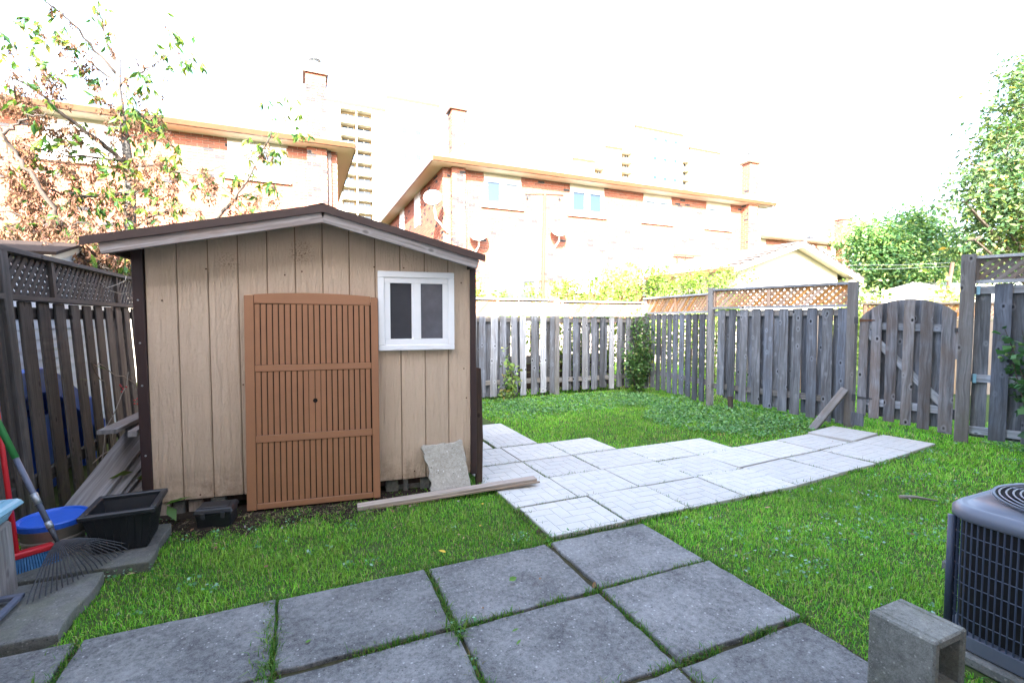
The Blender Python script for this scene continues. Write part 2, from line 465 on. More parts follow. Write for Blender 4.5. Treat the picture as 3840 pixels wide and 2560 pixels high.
KEEP_OUT = []          # rectangles without grass (x0,x1,y0,y1)
def uneven_slab(name, x0, x1, y0, y1, zt, th, mat, parent, tilt=(0, 0), jag=.006, n=7, seed=0):
    rr = random.Random(seed); P = []
    def edge(ax, ay, bx, by):
        for k in range(n): 
            f = k / n; P.append((ax + (bx - ax) * f + rr.uniform(-jag, jag), ay + (by - ay) * f + rr.uniform(-jag, jag)))
    edge(x0, y0, x1, y0); edge(x1, y0, x1, y1); edge(x1, y1, x0, y1); edge(x0, y1, x0, y0)
    cx, cy = (x0 + x1) / 2, (y0 + y1) / 2; N = len(P); m = MB()
    def z(x, y): return zt + (x - cx) * tilt[0] + (y - cy) * tilt[1]
    for (s, dz) in ((.985, 0.), (.997, -.004), (1., -.012), (1., -th)):
        for x, y in P:
            X, Y = cx + (x - cx) * s, cy + (y - cy) * s; m.v.append((X, Y, z(X, Y) + dz))
    m.face(range(N))
    for k in range(3):
        for i in range(N):
            j = (i + 1) % N; m.face((k * N + i, (k + 1) * N + i, (k + 1) * N + j, k * N + j))
    KEEP_OUT.append((x0 - .002, x1 + .002, y0 - .002, y1 + .002))
    return m.build(name, mat, parent)

M['joint'] = plain('joint_soil', (.055, .05, .026), .95, .1, .5, 40., bump=.6)
patio = thing('paved_patio', loc=(0, 0, 0), kind='structure')
GX = [-1.72, -.92, -.135, .63, 1.41, 2.175]
GY = [.28, .89, 1.48, 2.07, 2.65]
for j in range(4):
    for i in range(5):
        if (i, j) == (0, 3): x0 = -1.72
        g = .013
        shift = {0: .0, 1: -.02, 2: .0, 3: .0}[j]
        uneven_slab('paving_slab', GX[i] + g + R_.uniform(-.006, .006) + shift, GX[i + 1] - g + R_.uniform(-.006, .006) + shift, GY[j] + g + R_.uniform(-.006, .008),
                    GY[j + 1] - g + R_.uniform(-.006, .006), R_.uniform(-.004, .008), .05, M['slab'], patio,
                    (R_.uniform(-.008, .008), R_.uniform(-.008, .008)), seed=i * 10 + j)
# earth that fills the joints
part('joint_soil', M['joint'], patio, lambda m: m.add([(-1.75, .2, -.016), (2.16, .2, -.016), (2.16, 2.64, -.016), (-1.75, 2.64, -.016)], [(0, 1, 2, 3)]))
# the two older slabs along the fence
uneven_slab('edge_slab', -1.66, -1.01, 2.68, 3.26, .035, .07, M['old_slab'], patio, (.01, .004), .01, seed=71)
uneven_slab('edge_slab', -1.50, -.825, 3.29, 3.84, .045, .08, M['old_slab'], patio, (-.012, .01), .012, seed=72)

path = thing('tiled_path', loc=(0, 0, 0), kind='structure')
part('joint_soil', M['joint'], path, lambda m: (m.add([(1.42, 2.72, -.010), (6.3, 2.98, -.010), (6.3, 3.9, -.010), (4.3, 3.78, -.010), (1.42, 4.24, -.010)], [(0, 1, 2, 3, 4)])))
def herring(seed):
    rr = random.Random(seed); m = MB(); w, h = .58, .515; u = w / 6
    m.box(-w / 2, w / 2, -h / 2, h / 2, -.045, -.0028)
    off = rr.randrange(4)
    for c in range(-2, 8):
        for r in range(-2, 8):
            tt = (c - r + off) % 4
            if tt == 0: x0, x1, y0, y1 = c * u, (c + 2) * u, r * u, (r + 1) * u
            elif tt == 3: x0, x1, y0, y1 = c * u, (c + 1) * u, r * u, (r + 2) * u
            else: continue
            x0, x1, y0, y1 = max(x0, 0), min(x1, w), max(y0, 0), min(y1, h)
            if x1 - x0 < .03 or y1 - y0 < .03: continue
            e = .0020; b = len(m.v)
            X0, X1, Y0, Y1 = x0 - w / 2 + e, x1 - w / 2 - e, y0 - h / 2 + e, y1 - h / 2 - e
            m.v += [(X0, Y0, -.0032), (X1, Y0, -.0032), (X1, Y1, -.0032), (X0, Y1, -.0032), (X0 + e, Y0 + e, 0), (X1 - e, Y0 + e, 0), (X1 - e, Y1 - e, 0), (X0 + e, Y1 - e, 0)]
            m.face((b + 4, b + 5, b + 6, b + 7))
            for k in range(4):
                j = (k + 1) % 4; m.face((b + k, b + j, b + 4 + j, b + 4 + k))
    return m.mesh('patio_tile', M['tile'])
TM = [herring(k) for k in range(4)]
TILES = []
def row(y0, y1, xs):
    for a, b in zip(xs[:-1], xs[1:]): TILES.append((a, b, y0, y1))
row(2.695, 3.215, [1.465, 2.06, 2.64, 3.22, 3.84])
row(3.215, 3.735, [1.44, 1.99, 2.58, 3.19, 3.79])
row(3.735, 4.26, [1.40, 1.98, 2.55, 3.185, 3.755, 4.31])
row(4.26, 4.81, [1.38, 1.975, 2.54, 3.12])
TILES += [(1.36, 1.90, 4.82, 5.36), (1.93, 2.44, 4.82, 5.38), (1.93, 2.46, 5.39, 5.97)]
# right-hand run turns towards the gate
TURN = [(3.845, 2.70, 4.50, 2.76, 4.44, 3.29, 3.80, 3.245), (4.51, 2.765, 5.14, 2.815, 5.10, 3.335, 4.45, 3.30), (5.155, 2.82, 5.99, 2.92, 5.74, 3.405, 5.11, 3.34),
        (6.0, 2.925, 6.62, 3.01, 6.43, 3.485, 5.76, 3.41),
        (3.80, 3.26, 4.43, 3.30, 4.34, 3.81, 3.76, 3.755), (4.44, 3.305, 5.09, 3.345, 5.02, 3.84, 4.36, 3.815), (5.10, 3.35, 5.73, 3.415, 5.69, 3.88, 5.03, 3.845), (5.75, 3.42, 6.43, 3.50, 6.36, 4.03, 5.71, 3.89)]
for i, (a, b, c, d) in enumerate(TILES):
    o = link('patio_tile', TM[R_.randrange(4)], path)
    o.location = ((a + b) / 2 + R_.uniform(-.004, .004), (c + d) / 2 + R_.uniform(-.004, .004), .010 + R_.uniform(-.003, .004))
    o.scale = ((b - a - .011) / .58, (d - c - .011) / .515, 1)
    o.rotation_euler = (R_.uniform(-.005, .005), R_.uniform(-.005, .005), R_.uniform(-.010, .010) + (math.pi if R_.random() < .5 else 0))
    KEEP_OUT.append((a, b, c, d))
for i, q in enumerate(TURN):
    o = link('patio_tile', TM[R_.randrange(4)], path)
    cx = sum(q[0::2]) / 4; cy = sum(q[1::2]) / 4
    ang = math.atan2(q[3] - q[1] + q[5] - q[7], q[2] - q[0] + q[4] - q[6])
    wd = (math.hypot(q[2] - q[0], q[3] - q[1]) + math.hypot(q[4] - q[6], q[5] - q[7])) / 2
    hd = (math.hypot(q[6] - q[0], q[7] - q[1]) + math.hypot(q[4] - q[2], q[5] - q[3])) / 2
    o.location = (cx, cy, .010 + R_.uniform(-.003, .004) + (.012 if i == 7 else 0))
    o.scale = ((wd - .015) / .58, (hd - .013) / .515, 1)
    o.rotation_euler = (R_.uniform(-.005, .005), R_.uniform(-.005, .005), ang)
    KEEP_OUT.append((cx - wd / 2 + .03, cx + wd / 2 - .03, cy - hd / 2 + .01, cy + hd / 2 - .01))

# ================================================================== the house behind, whose shade fills the yard
M['pale_brick'] = plain('pale_bounce_brick', (.50, .46, .42), .85, .2, .1, 3.)  # unseen wall made pale to bounce neutral fill light into the yard
hs = thing('brick_house', 'long two storey brick house standing behind the viewer', 'house', (0, -.45, 0))
part('wall', M['pale_brick'], hs, lambda m: m.box(-13, 10, -9, -.45, GZ - .05, 6.45))
part('eave', M['soffit'], hs, lambda m: m.box(-13.4, 10.4, -9.4, .02, 6.452, 6.58))
part('gutter', M['gutter'], hs, lambda m: m.box(-13.4, 10.4, .022, .13, 6.46, 6.60))
part('roof', M['shingle'], hs, lambda m: m.add([(-13.45, -9.45, 6.582), (10.45, -9.45, 6.582), (10.45, .03, 6.582), (-13.45, .03, 6.582), (-9, -4.7, 7.9), (6, -4.7, 7.9)],
     [(3, 2, 5, 4), (1, 0, 4, 5), (2, 1, 5), (0, 3, 4)]))

# ================================================================== shed
M['groove'] = plain('groove_tan', (.24, .165, .10), .85, .2, .15, 12.)
SH = thing('garden_shed', 'tan garden shed with grooved siding, low gable roof and dark brown edges', 'shed', (-1.0, 4.135, 0), rad(-6.67))
WD, DP = 2.335, 2.35
def rz(x):                       # underside of the roof along the front
    return 2.165 - (1.19 - x) * .208 if x < 1.19 else 2.165 - (x - 1.19) * .262
part('back_panel', M['groove'], SH, lambda m: m.plate([(0.01, .13), (WD - .01, .13), (WD - .01, rz(WD) + .02), (1.19, rz(1.19) + .02), (.01, rz(0) + .02)], (0, .009, 0), (1, 0, 0), (0, 0, 1), (0, -1, 0), .012), local=True)
nb = 12; bw = WD / nb
for i in range(nb):
    a, b = i * bw + .0035, (i + 1) * bw - .0035
    pts = [(a, .10 + R_.uniform(-.003, .003)), (b, .10 + R_.uniform(-.003, .003)), (b, rz(b) + .04)]
    if a < 1.19 < b: pts.append((1.19, rz(1.19) + .04))
    pts.append((a, rz(a) + .04))
    part('siding_board', M['siding'], SH, lambda m: m.plate(pts, (0, 0, 0), (1, 0, 0), (0, 0, 1), (0, -1, 0), .016), local=True, bevel=.004)
part('side_wall', M['siding'], SH, lambda m: m.box(.0, .02, .022, DP, .1, 1.93), local=True)
part('side_wall', M['siding'], SH, lambda m: m.box(WD - .02, WD, .022, DP, .1, 1.87), local=True)
part('rear_wall', M['siding'], SH, lambda m: m.plate([(0, .1), (WD, .1), (WD, rz(WD)), (1.19, rz(1.19)), (0, rz(0))], (0, DP + .02, 0), (1, 0, 0), (0, 0, 1), (0, 1, 0), .018), local=True)
part('corner_trim', M['trim'], SH, lambda m: m.add([(-.055, -.012, .09), (.012, -.012, .09), (.012, .1, .09), (-.055, .1, .09), (-.075, -.012, 1.90), (-.008, -.012, 1.90), (-.008, .1, 1.9), (-.075, .1, 1.9)],
     [(3, 2, 1, 0), (4, 5, 6, 7), (0, 1, 5, 4), (1, 2, 6, 5), (2, 3, 7, 6), (3, 0, 4, 7)]), local=True, bevel=.003)
part('corner_trim', M['trim'], SH, lambda m: m.box(WD - .012, WD + .04, -.012, .1, .09, rz(WD) + .0), local=True, bevel=.003)
# roof: two sheet-metal slopes with folded edge
FO, BO, LO, RO = -.20, DP + .2, -.275, 2.41
def slope(x): return rz(x) + .085
def roofpanel(m, xa, xb):
    za, zb = slope(xa), slope(xb)
    m.add([(xa, FO, za), (xb, FO, zb), (xb, BO, zb), (xa, BO, za), (xa, FO, za - .006), (xb, FO, zb - .006), (xb, BO, zb - .006), (xa, BO, za - .006)],
          [(0, 1, 2, 3), (7, 6, 5, 4), (0, 4, 5, 1), (1, 5, 6, 2), (2, 6, 7, 3), (3, 7, 4, 0)])
for xa, xb in ((LO, 1.19), (1.19, RO)):
    rp = part('roof_panel', M['dark_brown'], SH, lambda m: roofpanel(m, xa, xb), local=True)
    part('edge_flashing', M['dark_brown'], rp, lambda m: m.plate([(xa, slope(xa) - .052), (xb, slope(xb) - .052), (xb, slope(xb) + .004), (xa, slope(xa) + .004)], (0, FO - .003, 0), (1, 0, 0), (0, 0, 1), (0, -1, 0), .006), local=True)
part('ridge_cap', M['dark_brown'], SH, lambda m: m.add([(1.10, FO - .006, slope(1.10) + .006), (1.19, FO - .006, slope(1.19) + .012), (1.28, FO - .006, slope(1.28) + .006), (1.10, BO, slope(1.10) + .006), (1.19, BO, slope(1.19) + .012), (1.28, BO, slope(1.28) + .006)],
     [(0, 1, 4, 3), (1, 2, 5, 4)]), local=True)
for xa, xb in ((-.175, 1.188), (1.192, 2.355)):
    part('fascia_board', M['fascia'], SH, lambda m: m.beam((xa, FO + .03, slope(xa) - .088), (xb, FO + .03, slope(xb) - .088), .035, .072, (0, 0, 1)), local=True, bevel=.003)
for xx in (-.14, 2.33):
    part('eave_beam', M['dark_plank'], SH, lambda m: m.box(xx - .03, xx + .012, FO + .05, BO - .02, slope(xx) - .12, slope(xx) - .02), local=True)
part('soffit', M['dark_plank'], SH, lambda m: m.add([(LO + .03, FO + .05, slope(LO + .03) - .02), (1.19, FO + .05, slope(1.19) - .02), (RO - .03, FO + .05, slope(RO - .03) - .02), (LO + .03, BO - .01, slope(LO + .03) - .02), (1.19, BO - .01, slope(1.19) - .02), (RO - .03, BO - .01, slope(RO - .03) - .02)],
     [(1, 0, 3, 4), (2, 1, 4, 5)]), local=True)
# window
wi = thing  # keep the name short below
x0, x1, z0, z1 = 1.575, 2.185, 1.165, 1.80
def ring(m, x0, x1, z0, z1, l, r, b, t, y0, y1):
    m.box(x0, x1, y0, y1, z0, z0 + b); m.box(x0, x1, y0, y1, z1 - t, z1); m.box(x0, x0 + l, y0, y1, z0 + b, z1 - t); m.box(x1 - r, x1, y0, y1, z0 + b, z1 - t)
win = part('window', M['white_vinyl'], SH, lambda m: ring(m, x0, x1, z0, z1, .05, .05, .045, .05, -.035, -.002), local=True, bevel=.004)
part('sash_frame', M['white_vinyl'], win, lambda m: (ring(m, x0 + .05, x1 - .05, z0 + .045, z1 - .05, .045, .045, .048, .045, -.026, -.003), m.box(1.852, 1.912, -.028, -.003, z0 + .093, z1 - .095)), local=True, bevel=.003)
part('sash_frame', M['white_vinyl'], win, lambda m: m.box(1.838, 1.852, -.020, -.003, z0 + .093, z1 - .095), local=True)
t = NT('insect_screen'); co = t.coord(); nz = t.noise(co, 5, 4, .6)
t.base(t.mix(nz, (.018, .018, .022), (.05, .05, .058))); t.rough(.5, .4); M['screen'] = t.mat
t = NT('grey_reflection_glass'); co = t.coord(); nz = t.noise(co, 6, 5, .7)
t.base(t.mix(nz, (.035, .035, .042), (.13, .13, .15))); t.rough(.12, .6); M['pane_reflection'] = t.mat  # right pane: greyish reflection put into the glass colour
part('pane', M['screen'], win, lambda m: m.box(x0 + .095, 1.838, -.010, -.003, z0 + .093, z1 - .095), local=True)
part('pane', M['pane_reflection'], win, lambda m: m.box(1.912, x1 - .095, -.012, -.003, z0 + .093, z1 - .095), local=True)
for cx in (1.72, 2.02):
    part('latch', M['white_vinyl'], win, lambda m: m.box(cx - .018, cx + .018, -.040, -.0355, z0 + .012, z0 + .02), local=True)
for (sx, sz) in ((.1, 1.55), (.38, 1.78), (.60, .93), (1.02, 1.78), (1.22, 1.60), (1.55, 1.83), (1.78, 1.83), (1.97, 1.80), (2.25, 1.72), (2.27, 1.0), (2.29, .75), (.90, 1.75), (1.85, .16), (.3, .13)):
    part('screw', M['rust'], SH, lambda m: m.lathe([(.0001, 0), (.006, 0), (.005, .004), (.0001, .005)], (0, 0, 0), 8), local=True).matrix_local = Matrix.Translation((sx, -.001, sz)) @ Matrix.Rotation(math.pi / 2, 4, 'X')
for sz in (1.55, .95, .45, 1.25):
    part('screw', M['galv'], SH, lambda m: m.lathe([(.0001, 0), (.007, 0), (.006, .004), (.0001, .005)], (0, 0, 0), 8), local=True).matrix_local = Matrix.Translation((-.022 - sz * .011, -.013, sz)) @ Matrix.Rotation(math.pi / 2, 4, 'X')
# footing blocks under the wall
bx = [(.02, .10, M['plank']), (.115, .19, M['old_slab']), (.21, .30, M['plank']), (.36, .46, M['block']), (.62, .74, BR[2]), (1.62, 1.72, M['block']), (1.76, 1.80, M['old_slab']), (1.90, 1.98, M['block']), (2.02, 2.22, M['old_slab']), (1.66, 2.0, M['block'])]
for k, (a, b, mm) in enumerate(bx):
    part('footing_block', mm, SH, lambda m: m.box(a, b, .012 + .012 * (k % 3) + (.05 if k == 9 else 0), .2, GZ - .01, .095 - .008 * (k % 3)), local=True, bevel=.006)
part('floor_beam', M['dark_plank'], SH, lambda m: m.box(.02, WD - .02, .06, .2, .04, .12), local=True)
KEEP_OUT.append((-1.0, 1.45, 4.05, 6.4))

# ================================================================== brown slatted door panel leaning on the shed
pa = SH.matrix_basis
ROOT = Matrix.Translation((-1.0, 4.135, 0)) @ Matrix.Rotation(rad(-6.67), 4, 'Z')
p0 = ROOT @ Vector((.628, -.105, .01))
DOOR = thing('slatted_door', 'brown slatted resin double door leaning against the tan shed', 'door panel', p0, rad(-6.67))
DW, DH = .945, 1.60
LEAN = Matrix.Rotation(rad(-2.6), 4, 'X')
def dpart(name, mat, parent, fn, bevel=.003):
    m = MB(); fn(m); m.v = [tuple(LEAN @ Vector(p)) for p in m.v]
    return m.build(name, mat, parent, local=True, bevel=bevel)
def arch(x): return DH + .006 - .022 * ((x / DW - .46) / .5) ** 2
dpart('back_sheet', M['black_gap'], DOOR, lambda m: m.box(.03, DW - .03, .004, .011, .02, DH - .06), 0)
for a, b in ((0, .064), (DW - .054, DW)):
    dpart('stile', M['brown'], DOOR, lambda m: m.plate([(a, 0), (b, 0), (b, arch(b) - .004), (a, arch(a) - .004)], (0, -.014, 0), (1, 0, 0), (0, 0, 1), (0, -1, 0), .04))
xa, xb = .066, DW - .056
topz = [(xa + (xb - xa) * k / 10, arch(xa + (xb - xa) * k / 10)) for k in range(11)]
dpart('top_rail', M['brown'], DOOR, lambda m: m.plate([(xa, DH - .075), (xb, DH - .085)] + topz[::-1], (0, -.012, 0), (1, 0, 0), (0, 0, 1), (0, -1, 0), .034))
for zc in ((.003, .046), (.495, .548), (1.020, 1.068)):
    dpart('rail', M['brown'], DOOR, lambda m: m.box(xa, xb, -.012, .022, zc[0], zc[1]))
ns = 20; pw = (xb - xa - .004) / ns
for zi, (za, zb) in enumerate(((.049, .493), (.550, 1.018), (1.070, DH - .080))):
    for k in range(ns):
        if zi == 1 and k in (9, 10): continue
        a = xa + .003 + k * pw
        dpart('slat', M['brown'], DOOR, lambda m: m.box(a, a + pw - .0075, -.008, .0035, za, zb), .002)
for k in (9, 10):
    a = xa + .003 + k * pw - (.004 if k == 9 else 0); b = a + pw - (.001 if k == 9 else .004)
    dpart('centre_slat', M['brown'], DOOR, lambda m: m.box(a, b, -.010, .0035, .550, 1.018), .002)
cxh = xa + .003 + 10 * pw - .002
hole = MB(); hole.lathe([(.0001, 0), (.0165, 0), (.0165, .003), (.0001, .003)], (0, 0, 0), 20)
ho = hole.build('lock_hole', M['black_gap'], DOOR, local=True)
ho.matrix_local = LEAN @ Matrix.Translation((cxh, -.0085, .79)) @ Matrix.Rotation(math.pi / 2, 4, 'X')

# ================================================================== broken concrete slab, planks by the shed
BS = thing('broken_slab', 'pale broken concrete slab propped against the right end of the shed', 'concrete slab', ROOT @ Vector((1.97, -.16, 0)), rad(-6.67))
rr = random.Random(3); outl = [(.0, .0), (.07, -.005), (.15, .0), (.24, .004), (.325, .0), (.318, .09), (.302, .2), (.29, .3), (.272, .41), (.262, .425), (.2, .405), (.12, .402), (.03, .398), (-.055, .405), (-.07, .38), (-.045, .33), (-.05, .28), (-.03, .25), (-.012, .2), (-.02, .14), (.0, .1), (-.008, .05)]
dense = []
for i in range(len(outl)):
    a, b = outl[i], outl[(i + 1) % len(outl)]
    for k in range(3):
        f = k / 3; dense.append((a[0] + (b[0] - a[0]) * f + rr.uniform(-.005, .005), a[1] + (b[1] - a[1]) * f + rr.uniform(-.005, .005)))
m = MB(); n = len(dense); Lm = Matrix.Rotation(rad(-15), 4, 'X')
for dy, s in ((-.004, .97), (.0, .99), (.012, 1.), (.04, .985 + .0)):
    for x, z in dense:
        q = Vector((.13 + (x - .13) * s + (rr.uniform(-.006, .006) if dy > .03 else 0), dy, .2 + (z - .2) * s)); m.v.append(tuple(Lm @ q))
m.face(reversed(range(n))) if False else m.face(range(n)); m.face(reversed(range(3 * n, 4 * n)))
for k in range(3):
    for i in range(n):
        j = (i + 1) % n; m.face((k * n + i, (k + 1) * n + i, (k + 1) * n + j, k * n + j))
o = m.build('slab_body', M['broken'], BS, local=True)

PL = thing('wood_plank', 'long weathered plank lying in the grass, its end resting on the white tiles', 'plank', (.39, 3.72, 0))
part('board', M['plank'], PL, lambda m: m.beam((.36, 3.715, .005), (1.80, 3.60, .062), .075, .036, (0, -.05, 1)), bevel=.004)
part('tongue', M['plank'], PL, lambda m: m.beam((.50, 3.665, -.002), (1.815, 3.555, .050), .018, .012, (0, 0, 1)))
DPK = thing('rough_board', 'dark rotten board standing upright at the right corner of the shed', 'board', (1.395, 3.93, 0))
part('board', M['dark_plank'], DPK, lambda m: m.plate([(0, -.03), (.056, -.03), (.068, .4), (.058, .99), (.02, 1.0), (.0, .985), (.006, .5)], (1.355, 3.86, 0), (1, -.1, 0), (.012, .06, 1), (-.1, -1, 0), .03), bevel=.003)

# ================================================================== things in the left corner
# black bait box by the shed wall
BB = thing('bait_box', 'low black plastic box lying in front of the shed footing', 'box', (-.565, 3.86, 0), rad(-8))
def taper(m, x0, x1, y0, y1, z0, z1, t):
    m.add([(x0 + t, y0 + t, z0), (x1 - t, y0 + t, z0), (x1 - t, y1 - t, z0), (x0 + t, y1 - t, z0), (x0, y0, z1), (x1, y0, z1), (x1, y1, z1), (x0, y1, z1)],
          [(3, 2, 1, 0), (4, 5, 6, 7), (0, 1, 5, 4), (1, 2, 6, 5), (2, 3, 7, 6), (3, 0, 4, 7)])
part('box_body', M['black_plastic'], BB, lambda m: taper(m, -.112, .112, -.085, .085, GZ, .088, .012), local=True, bevel=.008)
lid = part('lid', M['black_plastic'], BB, lambda m: taper(m, -.122, .122, -.095, .095, .122, .090, .012), local=True, bevel=.006)
part('lid_panel', M['black_plastic'], lid, lambda m: m.box(-.085, .085, -.06, .06, .1225, .128), local=True, bevel=.004)
for s in (-.06, .06):
    part('clip', M['dark_metal'], BB, lambda m: m.box(s - .012, s + .012, -.100, -.092, .06, .098), local=True)
KEEP_OUT.append((-.69, -.44, 3.76, 3.95))

# planter
PT = thing('planter_box', 'empty black ribbed rectangular planter beside the shed', 'planter', (-1.01, 3.62, .045), rad(2))
def shell(m, W, D, w, d, h, th):
    def rect(a, b, z): return [(-a / 2, -b / 2, z), (a / 2, -b / 2, z), (a / 2, b / 2, z), (-a / 2, b / 2, z)]
    m.v += rect(w, d, 0) + rect(W, D, h) + rect(W - 2 * th, D - 2 * th, h) + rect(w - 2 * th, d - 2 * th, .05)
    m.face((3, 2, 1, 0))
    for k in range(4):
        j = (k + 1) % 4
        m.face((k, j, 4 + j, 4 + k)); m.face((4 + k, 4 + j, 8 + j, 8 + k)); m.face((8 + k, 8 + j, 12 + j, 12 + k))
    m.face((12, 13, 14, 15))
part('tub', M['black_plastic'], PT, lambda m: shell(m, .33, .34, .255, .255, .235, .012), local=True)
part('rim', M['black_plastic'], PT, lambda m: [m.box(*q) for q in ((-.182, .182, -.19, -.155, .222, .25), (-.182, .182, .155, .19, .222, .25), (-.182, -.148, -.155, .155, .222, .25), (.148, .182, -.155, .155, .222, .25))], local=True, bevel=.005)
for k in range(9):
    x = -.125 + k * .031
    part('rib', M['black_plastic'], PT, lambda m: m.beam((x, -.128, .01), (x * 1.22, -.162, .215), .012, .012, (0, 1, 0)), local=True)
for k in range(8):
    y = -.11 + k * .031
    part('rib', M['black_plastic'], PT, lambda m: m.beam((.128, y, .01), (.158, y * 1.22, .215), .012, .012, (1, 0, 0)), local=True)
part('label_stick', M['white_vinyl'], PT, lambda m: m.beam((-.02, 0, .055), (.03, .02, .19), .006, .003), local=True)

# bucket
BK = thing('lidded_bucket', 'beige bucket with a round blue lid between broom and planter', 'bucket', (-1.37, 3.66, 0))
part('pail', M['bucket'], BK, lambda m: m.lathe([(.125, 0), (.13, .01), (.148, .2), (.156, .205), (.156, .225), (.150, .228)], (0, 0, .0), 32), local=True, smooth=True)
ld = part('lid', M['blue_plastic'], BK, lambda m: m.lathe([(.158, .215), (.166, .217), (.166, .245), (.160, .252), (.150, .250), (.143, .240), (.0001, .238)], (0, 0, 0), 40), local=True)
part('band', M['bucket'], BK, lambda m: m.lathe([(.1435, .13), (.148, .133), (.149, .145), (.1455, .148)], (0, 0, 0), 32, closed=True), local=True)

# rake
fer = Vector((-1.235, 3.33, .215)); top = atx(-60, 1480, -1.62)
RK = thing('leaf_rake', 'dark leaf rake with green and grey handle, tines spread on the slab', 'rake', (-1.2, 3.25, 0))
dv = (top - fer); 
part('shaft', M['blue_grey'], RK, lambda m: m.tube([fer + dv * .10, fer + dv * .56], [.013, .0135], 12), smooth=True)
part('grip', M['green_grip'], RK, lambda m: m.tube([fer + dv * .56, fer + dv * 1.6], [.0155, .0165], 12), smooth=True)
for a, b in ((.09, .13), (.25, .32)):
    part('band', M['galv'], RK, lambda m: m.tube([fer + dv * a, fer + dv * b], [.016, .016], 12), smooth=True)
part('socket', M['dark_metal'], RK, lambda m: m.tube([fer - dv * .02, fer + dv * .09], [.009, .014], 10), smooth=True)
L0, L1 = Vector((-1.235, 3.0, .045)), Vector((-.96, 3.50, .05))
midc = Vector((-1.06, 3.17, .047)); TIP = []
nt = 22
for k in range(nt):
    f = k / (nt - 1)
    e = L0 * (1 - f) ** 2 + midc * 2 * f * (1 - f) + L1 * f * f
    mid = fer.lerp(e, .55) + Vector((0, 0, .035)); near = fer.lerp(e, .9) + Vector((0, 0, .022)); TIP.append(fer.lerp(e, .5) + Vector((0, 0, .03)))
    part('tine', M['dark_metal'], RK, lambda m: m.tube([fer, fer.lerp(mid, .5) + Vector((0, 0, .012)), mid, near, e + Vector((0, 0, .004))], [.0034] * 5, 5))
part('spreader', M['dark_metal'], RK, lambda m: m.tube(TIP, .0028, 5))

# broom
ba, bb = Vector((-1.53, 3.36, .135)), Vector((-1.315, 3.50, .135))
BM = thing('push_broom', 'red push broom with pale blue bristles leaning on the fence', 'broom', (-1.42, 3.43, 0))
part('head', M['red_plastic'], BM, lambda m: m.beam(ba, bb, .055, .032), bevel=.008, seg=2)
def tuft(m):
    for k in range(26):
        f = (k + .5) / 26; p = ba.lerp(bb, f); sp = (f - .5) * .05
        for q in (-.018, 0, .018):
            d = (bb - ba).normalized(); nrm = Vector((-d.y, d.x, 0))
            m.beam(p + nrm * q * .8, p + nrm * q * 2.0 + d * sp + Vector((0, 0, -.098)), .0085, .009)
part('bristles', M['bristle'], BM, tuft)
hb = ba.lerp(bb, .42) + Vector((0, 0, .01)); ht = atx(-30, 1400, -1.68)
part('handle', M['red_plastic'], BM, lambda m: m.tube([hb, ht, hb + (ht - hb) * 1.5], [.0125, .012, .012], 12), smooth=True)

# timber stub with the pale blue tub on it
ST = thing('timber_post_stub', 'short grey timber stub under the pale blue tub', 'post', (-1.46, 3.12, 0))
part('stub', M['lumber'], ST, lambda m: m.beam((-1.445, 3.16, -.02), (-1.445, 3.12, .40), .17, .17, (0, 1, 0)), bevel=.012)
TB = thing('plastic_tub', 'pale blue plastic tub with lid standing on the timber stub', 'tub', (-1.5, 3.1, .405))
part('tub_body', M['pale_blue'], TB, lambda m: taper(m, -1.72, -1.335, 2.88, 3.20, .405, .475, .03), bevel=.02)
tl = part('lid', M['pale_blue'], TB, lambda m: taper(m, -1.745, -1.31, 2.855, 3.225, .512, .477, .015), bevel=.01)
for k in range(6):
    part('lid_ridge', M['pale_blue'], tl, lambda m: m.box(-1.70 + k * .06, -1.67 + k * .06, 2.90, 3.18, .5125, .518), bevel=.002)
FR = thing('grey_frame', 'grey rectangular frame lying flat at the left edge of the slab', 'frame', (-1.4, 3.0, .04))
fp = [onz(85 / 1.4122 * 1, 1450 + 1160 / 1.4122, .06)]
part('frame_bars', M['blue_grey'], FR, lambda m: (m.beam((-1.285, 2.83, .066), (-1.285, 3.07, .066), .03, .02), m.beam((-1.66, 3.06, .067), (-1.27, 3.06, .067), .03, .02), m.beam((-1.66, 2.84, .067), (-1.27, 2.84, .067), .03, .02)), bevel=.003)

# loose lumber leaning between fence and shed
LUM = [((-1.50, 4.02, .02), (-1.145, 4.62, .62), .13, .022), ((-1.40, 3.99, .02), (-1.09, 4.55, .55), .07, .03), ((-1.34, 4.02, .02), (-1.075, 4.50, .44), .09, .02), ((-1.29, 4.05, .02), (-1.07, 4.44, .34), .05, .03), ((-1.23, 4.07, .015), (-1.06, 4.38, .24), .08, .02)]
LL = ['widest grey board leaning beside the shed, nearest the fence', 'narrow grey batten leaning second from the fence by the shed', 'flat grey board leaning third from the fence by the shed', 'thin square batten leaning low against the shed corner', 'short low board leaning closest to the shed corner']
for k, (a, b, w, th) in enumerate(LUM):
    o = thing('loose_board', LL[k], 'board', a, 0, 'boards leaning between fence and shed')
    part('board', M['lumber'], o, lambda m: m.beam(a, b, w, th, (0, -.6, 1)))
for k, (a, b, w, th, lb) in enumerate((((-1.235, 4.10, .645), (-1.19, 5.9, .60), .11, .028, 'grey board lying flat on top of the leaning boards'), ((-1.10, 4.12, .615), (-1.08, 5.8, .58), .05, .04, 'grey square batten lying beside the flat top board along the shed'))):
    o = thing('loose_board', lb, 'board', a, 0, 'boards leaning between fence and shed')
    part('board', M['lumber'], o, lambda m: m.beam(a, b, w, th))
part('brace', M['lumber'], o, lambda m: m.beam((-1.14, 5.5, GZ), (-1.14, 5.5, .56), .08, .08))

